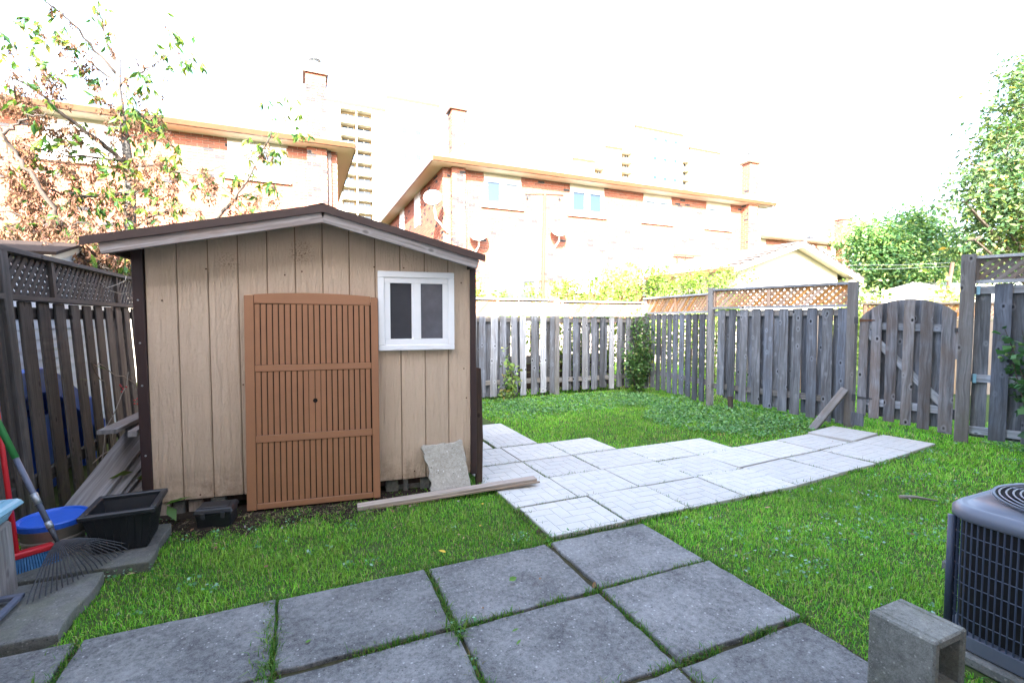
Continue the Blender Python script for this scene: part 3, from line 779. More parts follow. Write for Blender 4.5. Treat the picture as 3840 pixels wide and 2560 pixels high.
# ================================================================== cinder block and air conditioner
CB = thing('cinder_block', 'grey concrete block standing on end beside the air conditioner', 'concrete block', (1.92, .91, 0))
def cblock(m):
    x0, x1, y0, y1 = 1.825, 2.015, .812, 1.008
    m.box(x0, x0 + .03, y0, y1, 0, .39); m.box(x1 - .03, x1, y0, y1, 0, .39)
    for z in (0, .18, .358): m.box(x0 + .03, x1 - .03, y0, y1, z, z + .032)
bm = part('block_body', M['block'], CB, cblock, bevel=.006)
AC = thing('air_conditioner', 'grey central air conditioner with wire guard and round fan grille', 'air conditioner', (2.82, .77, 0))
ax, ay, hw = 2.885, .765, .355
def rrect(h, r, n=7):
    P = []
    for sx, sy, a0 in ((1, -1, -90), (1, 1, 0), (-1, 1, 90), (-1, -1, 180)):
        for k in range(n + 1):
            a = rad(a0 + 90 * k / n); P.append((ax + sx * (h - r) + r * math.cos(a), ay + sy * (h - r) + r * math.sin(a)))
    return P
def stackr(m, prof, closed_top=True):
    N = None
    for k, (h, r, z) in enumerate(prof):
        P = rrect(h, r); N = len(P)
        m.v += [(x, y, z) for x, y in P]
        if k:
            for i in range(N):
                j = (i + 1) % N; m.face(((k - 1) * N + i, (k - 1) * N + j, k * N + j, k * N + i))
    m.face(reversed(range(N)))
    if closed_top: m.face(range((len(prof) - 1) * N, len(prof) * N))
part('pad', M['old_slab'], AC, lambda m: m.box(ax - .385, ax + .45, ay - .45, ay + .385, GZ, .03), bevel=.01)
part('base_pan', M['ac_paint'], AC, lambda m: stackr(m, [(hw, .12, .035), (hw + .006, .125, .04), (hw + .006, .125, .095), (hw - .01, .115, .1)]))
part('coil', M['ac_coil'], AC, lambda m: stackr(m, [(hw - .025, .10, .1), (hw - .025, .10, .60)]))
cover = part('top_cover', M['ac_paint'], AC, lambda m: stackr(m, [(hw + .004, .125, .575), (hw + .010, .13, .58), (hw + .010, .13, .612), (hw - .006, .12, .630), (hw - .022, .11, .634), (hw - .030, .11, .630), (hw - .040, .11, .638), (hw - .055, .30, .652), (.318, .317, .658), (.308, .307, .655), (.300, .299, .60)], False), smooth=True)
cover.data.shade_smooth()
part('fan_well', M['ac_coil'], AC, lambda m: m.lathe([(.0001, .56), (.302, .56)], (ax, ay, 0), 32))
grille = part('fan_grille', M['ac_paint'], AC, lambda m: m.lathe([(.304, .655), (.312, .660), (.312, .666), (.302, .664)], (ax, ay, 0), 48, closed=True))
for k in range(11):
    r = .290 - k * .0215; z = .664 + .018 * (1 - (r / .31) ** 2)
    part('grille_ring', M['ac_paint'], grille, lambda m: m.lathe([(r - .0035, z), (r, z + .003), (r + .0035, z), (r, z - .003)], (ax, ay, 0), 48, closed=True))
part('grille_hub', M['ac_paint'], grille, lambda m: m.lathe([(.0001, .688), (.03, .686), (.045, .682), (.045, .676)], (ax, ay, 0), 20))
for k in range(6):
    a = rad(30 + 60 * k)
    part('grille_spoke', M['ac_paint'], grille, lambda m: m.tube([(ax + .04 * math.cos(a), ay + .04 * math.sin(a), .679), (ax + .16 * math.cos(a), ay + .16 * math.sin(a), .675), (ax + .272 * math.cos(a), ay + .272 * math.sin(a), .667)], .004, 6))
ringP = rrect(hw, .12, 9)
for z in (.165, .235, .305, .375, .445, .515):
    part('guard_wire', M['ac_wire'], AC, lambda m: m.tube([(x, y, z) for x, y in ringP + ringP[:1]], .0022, 6, False))
per = []
for i in range(len(ringP)):
    a, b = Vector(ringP[i]), Vector(ringP[(i + 1) % len(ringP)]); L = (b - a).length; k = max(1, round(L / .0205))
    for q in range(k): per.append(a + (b - a) * (q / k))
wm = MB(); wm.tube([(0, 0, .097), (0, 0, .578)], .0034, 5); wme = wm.mesh('guard_wire', M['ac_wire'])
for p in per:
    if p.x > ax + .2 and p.y < ay: continue
    o = link('guard_wire', wme, AC); o.location = (p.x - AC.location.x, p.y - AC.location.y, 0)
part('corner_post', M['ac_wire'], AC, lambda m: m.tube([(ax - hw + .022, ay + hw - .022, .097), (ax - hw + .022, ay + hw - .022, .578)], .014, 8), smooth=True)
KEEP_OUT += [(ax - .44, ax + .44, ay - .44, ay + .42)]
stn = thing('edge_stone', 'small flat grey stone in the grass behind the air conditioner', 'stone', (3.2, 1.42, 0))
uneven_slab('stone', 3.34, 3.6, 1.34, 1.48, .03, .08, M['slab'], None, seed=9).parent = stn
stn.children[0].location = (-3.2, -1.42, 0)
# ================================================================== fences
def lattice(root, o, ex, n, L, z0, z1, mat, pitch=.088, sw=.041, back=True, ez=Vector((0, 0, 1))):
    """diagonal slats, two layers, each slat its own piece"""
    h = z1 - z0; q = sw * 1.414
    for layer, sg in ((0, 1), (1, -1)):
        k = -int(h / pitch) - 2
        while k * pitch < L + h:
            xx = k * pitch + R_.uniform(-.004, .004)
            poly = [(xx, 0), (xx + q, 0), (xx + q + h * sg, h), (xx + h * sg, h)]
            k += 1
            pc = clip(poly, .0, L, 0, h)
            if len(pc) < 3: continue
            m = MB(); ori = Vector(o) + ez * z0 - n * (layer * .0095)
            m.plate(pc, ori, ex, ez, n, .0085)
            L0 = q
            # grain follows the slat
            uv = [((c + a * sg) * .707, (a - c * sg) * .707) for a, c in pc]
            np_ = len(pc); m.uv[0] = uv; m.uv[1] = [uv[i] for i in reversed(range(np_))]
            m.build('lattice_slat', mat, root)

def fence(name, label, p0, p1, top, lat0, boards, back, rails, mats, mid=(), postA=None, postB=None, lattice_mat=None, tilt=0., cap=True, group='fence runs round the yard', jig=.012, tops=None, bev=0):
    """boards/back: lists of (start, width, zbottom); everything measured along p0 -> p1, front is the left-hand normal seen from the yard"""
    p0 = Vector((p0[0], p0[1], 0)); p1 = Vector((p1[0], p1[1], 0)); ex = (p1 - p0).normalized(); L = (p1 - p0).length
    n = Vector((ex.y, -ex.x, 0))                      # towards the yard when p0->p1 runs left to right seen from it
    ez = (Vector((0, 0, 1)) - n * tilt).normalized()
    root = thing(name, label, 'fence', p0, 0, group)
    def P(s, z, d=0.): return p0 + ex * s + ez * z + n * d
    lm = lattice_mat or mats['lat']
    # rails behind the boards
    for z in rails:
        m = MB(); m.beam(P(0, z, -.020), P(L, z + .0, -.020), .038, .085); m.build('rail', mats['rail'], root)
    for s, w, zb in boards:
        zt = lat0 - .004 - R_.uniform(0, .006); ln = R_.uniform(-jig, jig); l2 = R_.uniform(-jig, jig)
        poly = [(s + ln, zb), (s + w + ln, zb + R_.uniform(-.006, .006)), (s + w + l2, zt), (s + l2, zt)]
        m = MB(); m.plate(poly, P(0, 0, .018 + R_.uniform(0, .004)), ex, ez, n, .017); m.build('fence_board', mats['board'][R_.randrange(len(mats['board']))], root, bevel=bev)
    for s, w, zb in back:
        zt = lat0 - .03 - R_.uniform(0, .01); ln = R_.uniform(-jig, jig); l2 = R_.uniform(-jig, jig)
        poly = [(s + ln, zb), (s + w + ln, zb), (s + w + l2, zt), (s + l2, zt)]
        m = MB(); m.plate(poly, P(0, 0, -.042 - R_.uniform(0, .003)), ex, ez, n, .017); m.build('fence_board', mats['back'], root)
    if top:
        m = MB(); m.beam(P(0, lat0 + .018, .0), P(L, lat0 + .018, .0), .085, .034, ez); m.build('lattice_rail', mats['cap'], root)
        m = MB(); m.beam(P(-.02, top - .015, .0), P(L + .02, top - .015, .0), .095, .032, ez); m.build('cap_rail', mats['cap'], root)
        for s in [0.045] + list(mid) + [L - .045]:
            m = MB(); m.beam(P(s, lat0 + .036, .012), P(s, top - .032, .012), .045, .03, n); m.build('lattice_stile', lm, root)
        lattice(root, P(0.02, 0, .0), ex, n, L - .04, lat0 + .036, top - .032, lm, ez=ez, sw=.034 if tilt else .041)
    for s, zt, w, zb, dd in ((postA or []) + (postB or [])):
        m = MB(); m.beam(P(s, zb, dd), P(s, zt, dd), w, w, n); m.build('post', mats['post'], root, bevel=.006)
    return root

def even(L, pitch, w, zb=.03, start=.02, jit=.012, skip=()):
    out = []; s = start; k = 0
    while s + w < L + .03:
        if k not in skip: out.append((s + R_.uniform(-jit, jit), w * R_.uniform(.93, 1.05), zb + R_.uniform(-.02, .025)))
        s += pitch; k += 1
    return out

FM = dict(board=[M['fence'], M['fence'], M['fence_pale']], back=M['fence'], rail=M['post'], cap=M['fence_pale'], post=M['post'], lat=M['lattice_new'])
FMd = dict(FM, board=[M['fence']])
FMp = dict(FM, board=[M['fence_pale'], M['fence_pale'], M['fence']])
# far fence, two runs along the back
fence('board_fence', 'far back fence run with sunlit lattice, beside the shed', (2.0, 7.95), (4.40, 7.95), 1.79, 1.475, even(2.4, .2, .125, .03, .06), even(2.4, .2, .125, .04, .165, skip=(8,)), (1.41, .28), FMp, mid=(1.2,),
      postB=[(2.4, 1.80, .09, GZ - .02, .01)])
fence('board_fence', 'far back fence run with sunlit lattice, between grey post and corner shrub', (4.47, 7.95), (6.42, 7.93), 1.765, 1.455, even(1.95, .205, .12, .05, .08), even(1.95, .205, .11, .06, .185, skip=(5,)), (1.39, .26), FM, mid=(),)
# right-hand run, coming towards the house
fence('board_fence', 'side fence run with orange lattice, from the corner shrub forward', (6.45, 7.90), (6.16, 5.93), 1.845, 1.515, even(1.99, .19, .12, .04, .05), even(1.99, .19, .12, .07, .145), (1.45, .36), FMd, mid=(1.05,),
      postA=[(-.02, 1.84, .09, GZ, -.01)])
D0, D1 = Vector((6.125, 5.86, 0)), Vector((6.60, 3.95, 0))
fd = fence('board_fence', 'taller fence run with orange lattice, next to the arched gate', D0, D1, 1.90, 1.575, [(s, w, zb) for s, w, zb in [(.11, .115, .20), (.29, .11, .16), (.475, .115, .14), (.665, .125, .12), (.85, .125, .10), (1.045, .125, .08), (1.23, .125, .06), (1.43, .125, .05), (1.62, .125, .03), (1.80, .12, .03)]],
      [(s, .125, .17 - s * .06) for s in (.20, .385, .575, .76, .95, 1.145, 1.335, 1.535, 1.72)], (1.505, .33), FMd, mid=(.90,),
      postA=[(0, 1.92, .088, GZ - .03, .012)], postB=[(1.955, 1.90, .10, GZ - .03, .0)])
exD = (D1 - D0).normalized(); nD = Vector((exD.y, -exD.x, 0))
part('brace', M['post'], fd, lambda m: m.beam(D0 + exD * 1.93 + nD * .10 + Vector((0, 0, .50)), D0 + exD * 1.70 + nD * .52 + Vector((0, 0, -.03)), .09, .06, nD), bevel=.005)
part('stub', M['dark_plank'], fd, lambda m: m.beam(D0 + exD * .37 + nD * .03 + Vector((0, 0, GZ - .02)), D0 + exD * .35 + nD * .028 + Vector((0, 0, .2)), .07, .04, nD))
part('scrap_board', M['fence'], fd, lambda m: m.plate([(0, 0), (.14, 0), (.14, .16), (0, .17)], D0 + exD * 1.99 + nD * .06 + Vector((0, 0, .04)), exD, (0, 0, 1), nD, .02))
# gate
g0, g1 = Vector((6.625, 3.885, 0)), Vector((7.0, 3.03, 0)); exg = (g1 - g0).normalized(); ng = Vector((exg.y, -exg.x, 0)); LG = (g1 - g0).length
GT = thing('arched_gate', 'weathered wooden gate with rounded top between two fence posts', 'gate', g0)
def gtop(s): 
    f = s / LG; return 1.30 + .36 * math.sqrt(max(0, 1 - ((f - .52) / .545) ** 2)) - .0 if True else 0
def gboard(s, w, zb, d, mat):
    pts = [(s, zb), (s + w, zb + R_.uniform(-.008, .008))] + [(s + w * (1 - k / 4), gtop(s + w * (1 - k / 4))) for k in range(5)]
    m = MB(); m.plate(pts, g0 + ng * d, exg, (0, 0, 1), ng, .018); m.build('gate_board', mat, GT, bevel=.003)
for s, w, zb in ((.0, .095, .17), (.125, .105, .15), (.275, .11, .13), (.44, .105, .11), (.60, .115, .09), (.79, .13, .07)): gboard(s, w, zb, .024 + R_.uniform(0, .003), M['gate'])
for s, w, zb in ((.08, .10, .2), (.20, .11, .17), (.36, .12, .16), (.53, .11, .14), (.70, .12, .12)): gboard(s, w, zb, -.045, M['fence'])
for z in (1.335, .36):
    part('gate_rail', M['fence_pale'], GT, lambda m: m.beam(g0 + exg * .01 + Vector((0, 0, z)) - ng * .02, g0 + exg * (LG - .03) + Vector((0, 0, z - .03)) - ng * .02, .038, .09))
part('gate_brace', M['fence_pale'], GT, lambda m: m.beam(g0 + exg * .06 + Vector((0, 0, 1.27)) - ng * .021, g0 + exg * (LG - .1) + Vector((0, 0, .40)) - ng * .021, .036, .085, ng.cross(exg)))
for z, mm in ((1.40, M['rust']), (.40, M['dark_metal'])):
    hg = part('hinge', mm, GT, lambda m: m.plate([(.0, -.02), (.16, -.006), (.16, .006), (.0, .02)], g0 + ng * .031 + Vector((0, 0, z)), exg, (0, 0, 1), ng, .005))
    part('hinge_plate', M['dark_metal'], hg, lambda m: m.plate([(-.055, -.045), (-.012, -.045), (-.012, .045), (-.055, .045)], g0 + ng * .055 + Vector((0, 0, z)), exg, (0, 0, 1), ng, .008))
part('latch', M['dark_metal'], GT, lambda m: (m.beam(g0 + exg * (LG - .03) + ng * .035 + Vector((0, 0, 1.29)), g0 + exg * (LG + .06) + ng * .035 + Vector((0, 0, 1.29)), .03, .05), m.beam(g0 + exg * (LG - .02) - ng * .0 + Vector((0, 0, .30)), g0 + exg * (LG + .02) + Vector((0, 0, .30)), .04, .12)))
# right-hand fence beyond the gate
r0 = Vector((7.03, 2.95, 0)); rdir = Vector((.392, -.92, 0)).normalized(); r1 = r0 + rdir * 1.9
fr = fence('board_fence', 'tall fence run at the right edge with dark grey lattice and vine', r0, r1, 2.13, 1.82, [(.20, .14, .05), (.455, .14, .05), (.71, .14, .05), (.96, .14, .05), (1.22, .14, .05), (1.48, .14, .05)], [(.05, .13, .06), (.33, .13, .06), (.58, .13, .06), (.84, .13, .06), (1.1, .13, .06), (1.35, .13, .06)], (1.745, .74, .14), dict(FM, rail=M['fence_pale']),
      lattice_mat=M['lattice_grey'], postA=[(-.02, 2.15, .125, GZ - .03, .02)], jig=.004)
for z in (1.745, .74):
    part('rail_bracket', M['pale_blue'], fr, lambda m: m.beam(r0 + rdir * .055 + Vector((0, 0, z)) + Vector((-rdir.y * 0, 0, 0)) - Vector((rdir.y, -rdir.x, 0)) * -.012, r0 + rdir * .085 + Vector((0, 0, z)) - Vector((rdir.y, -rdir.x, 0)) * -.012, .03, .10))
part('latch_post', M['post'], fr, lambda m: m.beam(r0 - rdir * .09 + Vector((0, 0, .95)), r0 - rdir * .09 + Vector((0, 0, 1.28)), .05, .05))
# left fence, leaning outwards
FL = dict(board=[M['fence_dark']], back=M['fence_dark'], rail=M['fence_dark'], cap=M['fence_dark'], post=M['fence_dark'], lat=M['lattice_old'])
lb = [(4.27 - 1.0 + .26 * (k - 12), .165, .02 + R_.uniform(-.02, .02)) for k in range(0, 34)]
fence('board_fence', 'dark left fence with lattice top behind rake and broom', (-1.66, 1.0), (-1.66, 10.2), 1.885, 1.545, [(s, w, zb) for s, w, zb in lb if s > 0], [], (1.46, .30), FL, mid=(1.6, 3.8, 5.2, 7.0), postA=[(.70, 1.86, .09, GZ - .02, -.0), (3.10, 1.86, .09, GZ - .02, -.0), (5.45, 1.86, .09, GZ - .02, -.06), (7.8, 1.86, .09, GZ - .02, -.06)], tilt=.055, jig=.004, bev=.004)

# ================================================================== neighbour's shed, pool slide behind the left fence
NS = thing('neighbour_shed', 'grey blue sided shed with brown shingle roof behind the left fence', 'shed', (-3.2, 5.9, 0))
nx0, nx1, ny0, ny1 = -4.4, -2.35, 3.2, 8.6
part('wall', M['siding_grey'], NS, lambda m: m.box(nx0, nx1 - .02, ny0, ny1, GZ, 1.95))
for k in range(19):
    z = .02 + k * .10
    part('siding_plank', M['siding_grey'], NS, lambda m: m.add([(nx1 - .02, ny0, z), (nx1 + .012, ny0, z), (nx1 + .0, ny0, z + .1), (nx1 - .02, ny0, z + .1), (nx1 - .02, ny1, z), (nx1 + .012, ny1, z), (nx1, ny1, z + .1), (nx1 - .02, ny1, z + .1)],
         [(0, 1, 2, 3), (7, 6, 5, 4), (1, 5, 6, 2), (0, 4, 5, 1), (3, 2, 6, 7)]))
part('added_white_band', M['white_vinyl'], NS, lambda m: m.box(nx1 + .0135, nx1 + .03, ny0, ny1, 1.50, 1.93))  # white band added so the fence lattice holes look bright
part('corner_board', M['white_vinyl'], NS, lambda m: m.box(nx1 - .04, nx1 + .05, 4.95, 5.03, GZ, 1.95))
rdg = 2.28
nroof = part('roof', M['shingle_brown'], NS, lambda m: m.add([(nx1 + .12, ny0 - .1, 1.99), (nx1 + .12, 6.75, 1.99), (-3.35, 6.75, rdg), (-3.35, ny0 - .1, rdg), (nx0 - .1, ny0 - .1, 1.99), (nx0 - .1, 6.75, 1.99),
     (nx1 + .12, ny0 - .1, 1.95), (nx1 + .12, 6.75, 1.95)], [(0, 1, 2, 3), (3, 2, 5, 4), (6, 7, 1, 0)]))
for k in range(5):
    for j in range(12):
        f0, f1 = k / 5, (k + 1.1) / 5
        def pt(f, y, up): return (nx1 + .125 + (-3.35 - nx1 - .125) * f, y, 1.99 + (rdg - 1.99) * f + up)
        y0 = 4.6 + j * .18 + (k % 2) * .09; y1 = y0 + .172
        part('shingle', M['shingle_brown'], nroof, lambda m: m.add([pt(f0, y0, .016), pt(f0, y1, .016), pt(f1, y1, .006), pt(f1, y0, .006), pt(f0, y0, .004), pt(f0, y1, .004)], [(0, 1, 2, 3), (4, 5, 1, 0)]))
# its cross gable
ga, gb, gp = atx(150, 968, -2.40), atx(378, 1016, -2.40), atx(265, 934, -2.40)
NG = part('gable', M['white_vinyl'], NS, lambda m: m.add([(-2.38, ga.y, 1.9), (-2.38, gb.y, 1.9), (-2.38, gb.y, gb.z), (-2.38, gp.y, gp.z - .02), (-2.38, ga.y, ga.z), (-3.3, ga.y, 1.9), (-3.3, gb.y, 1.9)], [(0, 1, 2, 3, 4), (1, 6, 2)]))
for a, b in ((ga, gp), (gp, gb)):
    part('gable_rake', M['soffit'], NG, lambda m: m.beam((-2.34, a.y, a.z + .0), (-2.34, b.y, b.z + .0), .06, .07, (0, 0, 1)))
    part('gable_roof', M['shingle_brown'], NG, lambda m: m.beam((-2.75, a.y, a.z + .055), (-2.75, b.y, b.z + .055), .95, .03, (0, 0, 1)))
part('gable_post', M['white_vinyl'], NG, lambda m: m.box(-2.385, -2.35, gp.y - .03, gp.y + .03, 1.9, gp.z - .05))
SL = thing('blue_slide', 'bright blue plastic slide seen between boards of the left fence', 'slide', (-2.05, 5.0, 0))
def slide(m):
    n = 14
    for k in range(n + 1):
        f = k / n; y = 4.35 + f * 1.9; z = .95 - .9 * (f ** .8) if True else 0
        z = .15 + .85 * math.sin(math.pi * min(1, .25 + f * .7)) * (1 - .4 * f)
        for x, dz in ((-2.28, .14), (-2.25, .15), (-2.22, 0), (-1.95, 0), (-1.92, .15), (-1.89, .14), (-1.89, -.05), (-2.28, -.05)): m.v.append((x, y, z + dz))
    for k in range(n):
        for q in range(8):
            j = (q + 1) % 8; m.face((k * 8 + q, k * 8 + j, k * 8 + 8 + j, k * 8 + 8 + q))
    m.face(range(8)); m.face(range(n * 8, n * 8 + 8))
part('chute', M['blue_plastic'], SL, slide)
for y in (4.5, 5.3, 6.1):
    part('support', M['blue_plastic'], SL, lambda m: m.box(-2.2, -1.97, y - .15, y + .15, GZ, .62))

# ================================================================== leaf and grass makers
def leafmesh(name, pos, dirs, nrm, size, col, mat, width=.45, fold=.25, parent=None, world=True):
    """diamond leaves with a fold: pos (n,3), dirs (n,3) along leaf, nrm (n,3) up, size (n,), col (n,3)"""
    n = len(pos)
    dirs = dirs / np.linalg.norm(dirs, axis=1, keepdims=True)
    side = np.cross(dirs, nrm); side /= (np.linalg.norm(side, axis=1, keepdims=True) + 1e-9)
    up = np.cross(side, dirs)
    s = size[:, None]
    if np.isscalar(width): width = np.full(n, width)
    w = width[:, None]
    v = np.empty((n, 4, 3)); v[:, 0] = pos; v[:, 2] = pos + dirs * s
    v[:, 1] = pos + dirs * s * .45 + side * s * w * .5 + up * s * fold * .3
    v[:, 3] = pos + dirs * s * .45 - side * s * w * .5 + up * s * fold * .3
    if parent is not None: v = v - np.array(root_of(parent).location)
    me = bpy.data.meshes.new(name); me.vertices.add(n * 4); me.vertices.foreach_set('co', v.reshape(-1))
    idx = np.arange(n)[:, None] * 4
    tri = np.concatenate([idx + np.array([[0, 1, 2]]), idx + np.array([[0, 2, 3]])], 1).reshape(-1)
    me.loops.add(n * 6); me.loops.foreach_set('vertex_index', tri.astype(np.int32))
    me.polygons.add(n * 2); me.polygons.foreach_set('loop_start', np.arange(0, n * 6, 3, dtype=np.int32))
    me.update(); me.validate()
    ca = me.color_attributes.new('col', 'FLOAT_COLOR', 'POINT')
    c4 = np.ones((n, 4, 4)); c4[:, :, :3] = col[:, None, :]
    ca.data.foreach_set('color', c4.reshape(-1))
    me.materials.append(mat)
    o = link(name, me, parent); return o
def rdir_(n, zb=0., zs=1.):
    v = NP.normal(size=(n, 3)); v[:, 2] = v[:, 2] * zs + zb
    return v / np.linalg.norm(v, axis=1, keepdims=True)
def pick(n, cols, wts, jit=.25):
    c = np.array(cols)[NP.choice(len(cols), n, p=np.array(wts) / sum(wts))]
    return np.clip(c * (1 + NP.uniform(-jit, jit, (n, 1))) * (1 + NP.uniform(-.08, .08, (n, 3))), 0, 1)
def vnoise(x, y, s, seed=0):
    r = np.random.default_rng(seed); T = r.random((64, 64))
    X, Y = x * s + 500, y * s + 500; i, j = np.floor(X).astype(int), np.floor(Y).astype(int); fx, fy = X - i, Y - j
    fx = fx * fx * (3 - 2 * fx); fy = fy * fy * (3 - 2 * fy)
    g = lambda a, b: T[a % 64, b % 64]
    return (g(i, j) * (1 - fx) + g(i + 1, j) * fx) * (1 - fy) + (g(i, j + 1) * (1 - fx) + g(i + 1, j + 1) * fx) * fy

KO = np.array(KEEP_OUT)
def free(x, y, grow=0.):
    ok = np.ones(len(x), bool)
    for a, b, c, d in KO: ok &= ~((x > a - grow) & (x < b + grow) & (y > c - grow) & (y < d + grow))
    return ok
def blades(name, x, y, h, w, col, lean, label, parent=None, cat='grass', z=GZ):
    n = len(x); a = NP.uniform(0, 2 * np.pi, n); b = a + np.pi / 2 + NP.uniform(-.5, .5, n)
    base = np.stack([x, y, np.full(n, z)], 1)
    dv = np.stack([np.cos(a), np.sin(a), np.zeros(n)], 1); sv = np.stack([np.cos(b), np.sin(b), np.zeros(n)], 1)
    up = np.array([[0, 0, 1.]]); H = h[:, None]; Wd = w[:, None]; Ln = lean[:, None]
    v = np.empty((n, 5, 3))
    v[:, 0] = base - sv * Wd * .5; v[:, 1] = base + sv * Wd * .5
    mid = base + up * H * .6 + dv * H * Ln * .3
    v[:, 2] = mid - sv * Wd * .38; v[:, 3] = mid + sv * Wd * .38
    v[:, 4] = base + up * H * (1 - .3 * Ln) + dv * H * Ln
    me = bpy.data.meshes.new(name); me.vertices.add(n * 5); me.vertices.foreach_set('co', v.reshape(-1))
    idx = np.arange(n)[:, None] * 5
    tri = np.concatenate([idx + np.array([[0, 1, 3]]), idx + np.array([[0, 3, 2]]), idx + np.array([[2, 3, 4]])], 1).reshape(-1)
    me.loops.add(n * 9); me.loops.foreach_set('vertex_index', tri.astype(np.int32))
    me.polygons.add(n * 3); me.polygons.foreach_set('loop_start', np.arange(0, n * 9, 3, dtype=np.int32))
    me.update(); me.validate()
    ca = me.color_attributes.new('col', 'FLOAT_COLOR', 'POINT'); c4 = np.ones((n, 5, 4)); c4[:, :, :3] = col[:, None, :]
    ca.data.foreach_set('color', c4.reshape(-1)); me.materials.append(M['grass'])
    return tag(link(name, me, parent), label, cat, kind='stuff')

def soilness(x, y):            # bare patch along the shed foot, thin patches elsewhere
    f = 4.02 - (x + 1) * .117
    s = np.clip(1 - (f - y) / .42, 0, 1) * ((x > -1.1) & (x < 1.0)) * (.45 + .8 * vnoise(x, y, 5, 3))
    s = np.maximum(s, np.clip(1 - np.hypot((x - .35) / .16, (y - 3.05) / .09), 0, 1) * .9)
    s = np.maximum(s, np.clip(1 - np.hypot((x - 5.55) / .9, (y - 4.35) / .35), 0, 1) * .9 * vnoise(x, y, 4, 8))
    s = np.maximum(s, np.clip(1 - np.hypot((x - 6.1) / .5, (y - 7.6) / .3), 0, 1))
    return s
def lawn(dens, x0, x1, y0, y1, hs, ws):
    n = int((x1 - x0) * (y1 - y0) * dens); x = NP.uniform(x0, x1, n); y = NP.uniform(y0, y1, n)
    ok = free(x, y, -.004) & (NP.random(n) > soilness(x, y) * 1.05)
    x, y = x[ok], y[ok]; n = len(x)
    p1 = vnoise(x, y, 1.6, 1); p2 = vnoise(x, y, 5.5, 2)
    h = NP.uniform(.45, 1.25, n) ** 1.2 * hs * (.5 + .8 * p2); w = NP.uniform(.7, 1.3, n) * ws
    col = pick(n, [(.145, .420, .036), (.200, .500, .045), (.310, .550, .070), (.070, .250, .042), (.42, .38, .17)], [4, 4, 3, 2.6, 1.3], .32)
    col *= (.72 + .5 * p1)[:, None]
    yel = np.clip((p2 - .55) * 1.6, 0, 1)[:, None]; col = col * (1 - yel * .5) + np.array([[.31, .46, .07]]) * yel * .5
    return x, y, h, w, col
def mow(name, sets, label):
    x, y, h, w, c = [np.concatenate(k) for k in zip(*sets)]
    return blades(name, x, y, h, w, c, NP.uniform(.15, 1.1, len(x)), label)
mow('grass', [lawn(10500, -1.02, 1.5, 2.6, 4.1, .032, .0040), lawn(10500, 2.15, 4.6, .6, 2.75, .033, .0042), lawn(4600, 4.6, 8.2, .9, 3.1, .036, .0060), lawn(2800, 6.2, 8.6, 2.9, 6.0, .05, .008),
     lawn(3900, 2.4, 6.6, 3.7, 7.95, .038, .0065), lawn(700, 6.6, 11, 5.0, 8, .06, .012), lawn(330, 1.4, 12, 8, 12.9, .07, .016), lawn(1400, -1.7, -.95, 3.9, 7.5, .06, .006)], 'short green lawn grass over the whole yard')
# tufts growing in the joints of the paving
jx, jy = [], []
def joint(x0, y0, x1, y1, dens, spread=.012):
    L = math.hypot(x1 - x0, y1 - y0); n = int(L * dens); f = NP.random(n)
    k = vnoise(f * L + x0 * 3.1, np.zeros(n) + y0 * 2.3, 7, 4) > .35
    f = f[k]; jx.append(x0 + (x1 - x0) * f + NP.normal(0, spread, len(f))); jy.append(y0 + (y1 - y0) * f + NP.normal(0, spread, len(f)))
for yy in GY[1:4]: joint(-.95, yy, 2.19, yy, 900)
for xx in GX[1:5]: joint(xx, .3, xx, 2.66, 700)
joint(-.14, 1.9, -.16, 2.66, 900, .02); joint(-.92, 1.9, -.95, 2.6, 700, .03)
for a, b, c, d in TILES:
    if R_.random() < .85: joint(a, c, b, c, 480, .008)
    if R_.random() < .7: joint(a, c, a, d, 480, .008)
for q in TURN:
    if R_.random() < .6: joint(q[0], q[1], q[6], q[7], 230, .008)
    if R_.random() < .6: joint(q[6], q[7], q[4], q[5], 260, .008)
joint(1.46, 2.69, 1.40, 4.2, 700, .03)
joint(2.18, 2.68, 5.15, 2.79, 420, .012); joint(5.15, 2.79, 6.6, 2.98, 300, .015); joint(2.19, 1.5, 2.19, 2.66, 500, .012); joint(-.9, 2.66, 1.45, 2.66, 500, .012)
x = np.concatenate(jx); y = np.concatenate(jy); n = len(x)
blades('joint_grass', x, y, NP.uniform(.015, .06, n) * NP.uniform(.6, 1.15, n), NP.uniform(.0025, .0055, n), pick(n, [(.075, .19, .022), (.11, .19, .03), (.15, .13, .05), (.05, .14, .03)], [4, 2, 1.2, 2]), NP.uniform(.2, 1., n), 'grass tufts growing in the joints between slabs and tiles', z=-.02)
n = 300; f = NP.choice(4, n); cxs = np.array([-.15, -.16, -.96, .62])[f]; cys = np.array([2.30, 2.12, 2.30, 2.04])[f]
blades('tall_tufts', cxs + NP.normal(0, .022, n), cys + NP.normal(0, .05, n), NP.uniform(.03, .085, n), NP.uniform(.003, .007, n), pick(n, [(.075, .18, .03), (.13, .22, .04)], [1, 1]), NP.uniform(.3, 1.2, n), 'taller grass tufts between the nearest grey slabs', z=-.02)

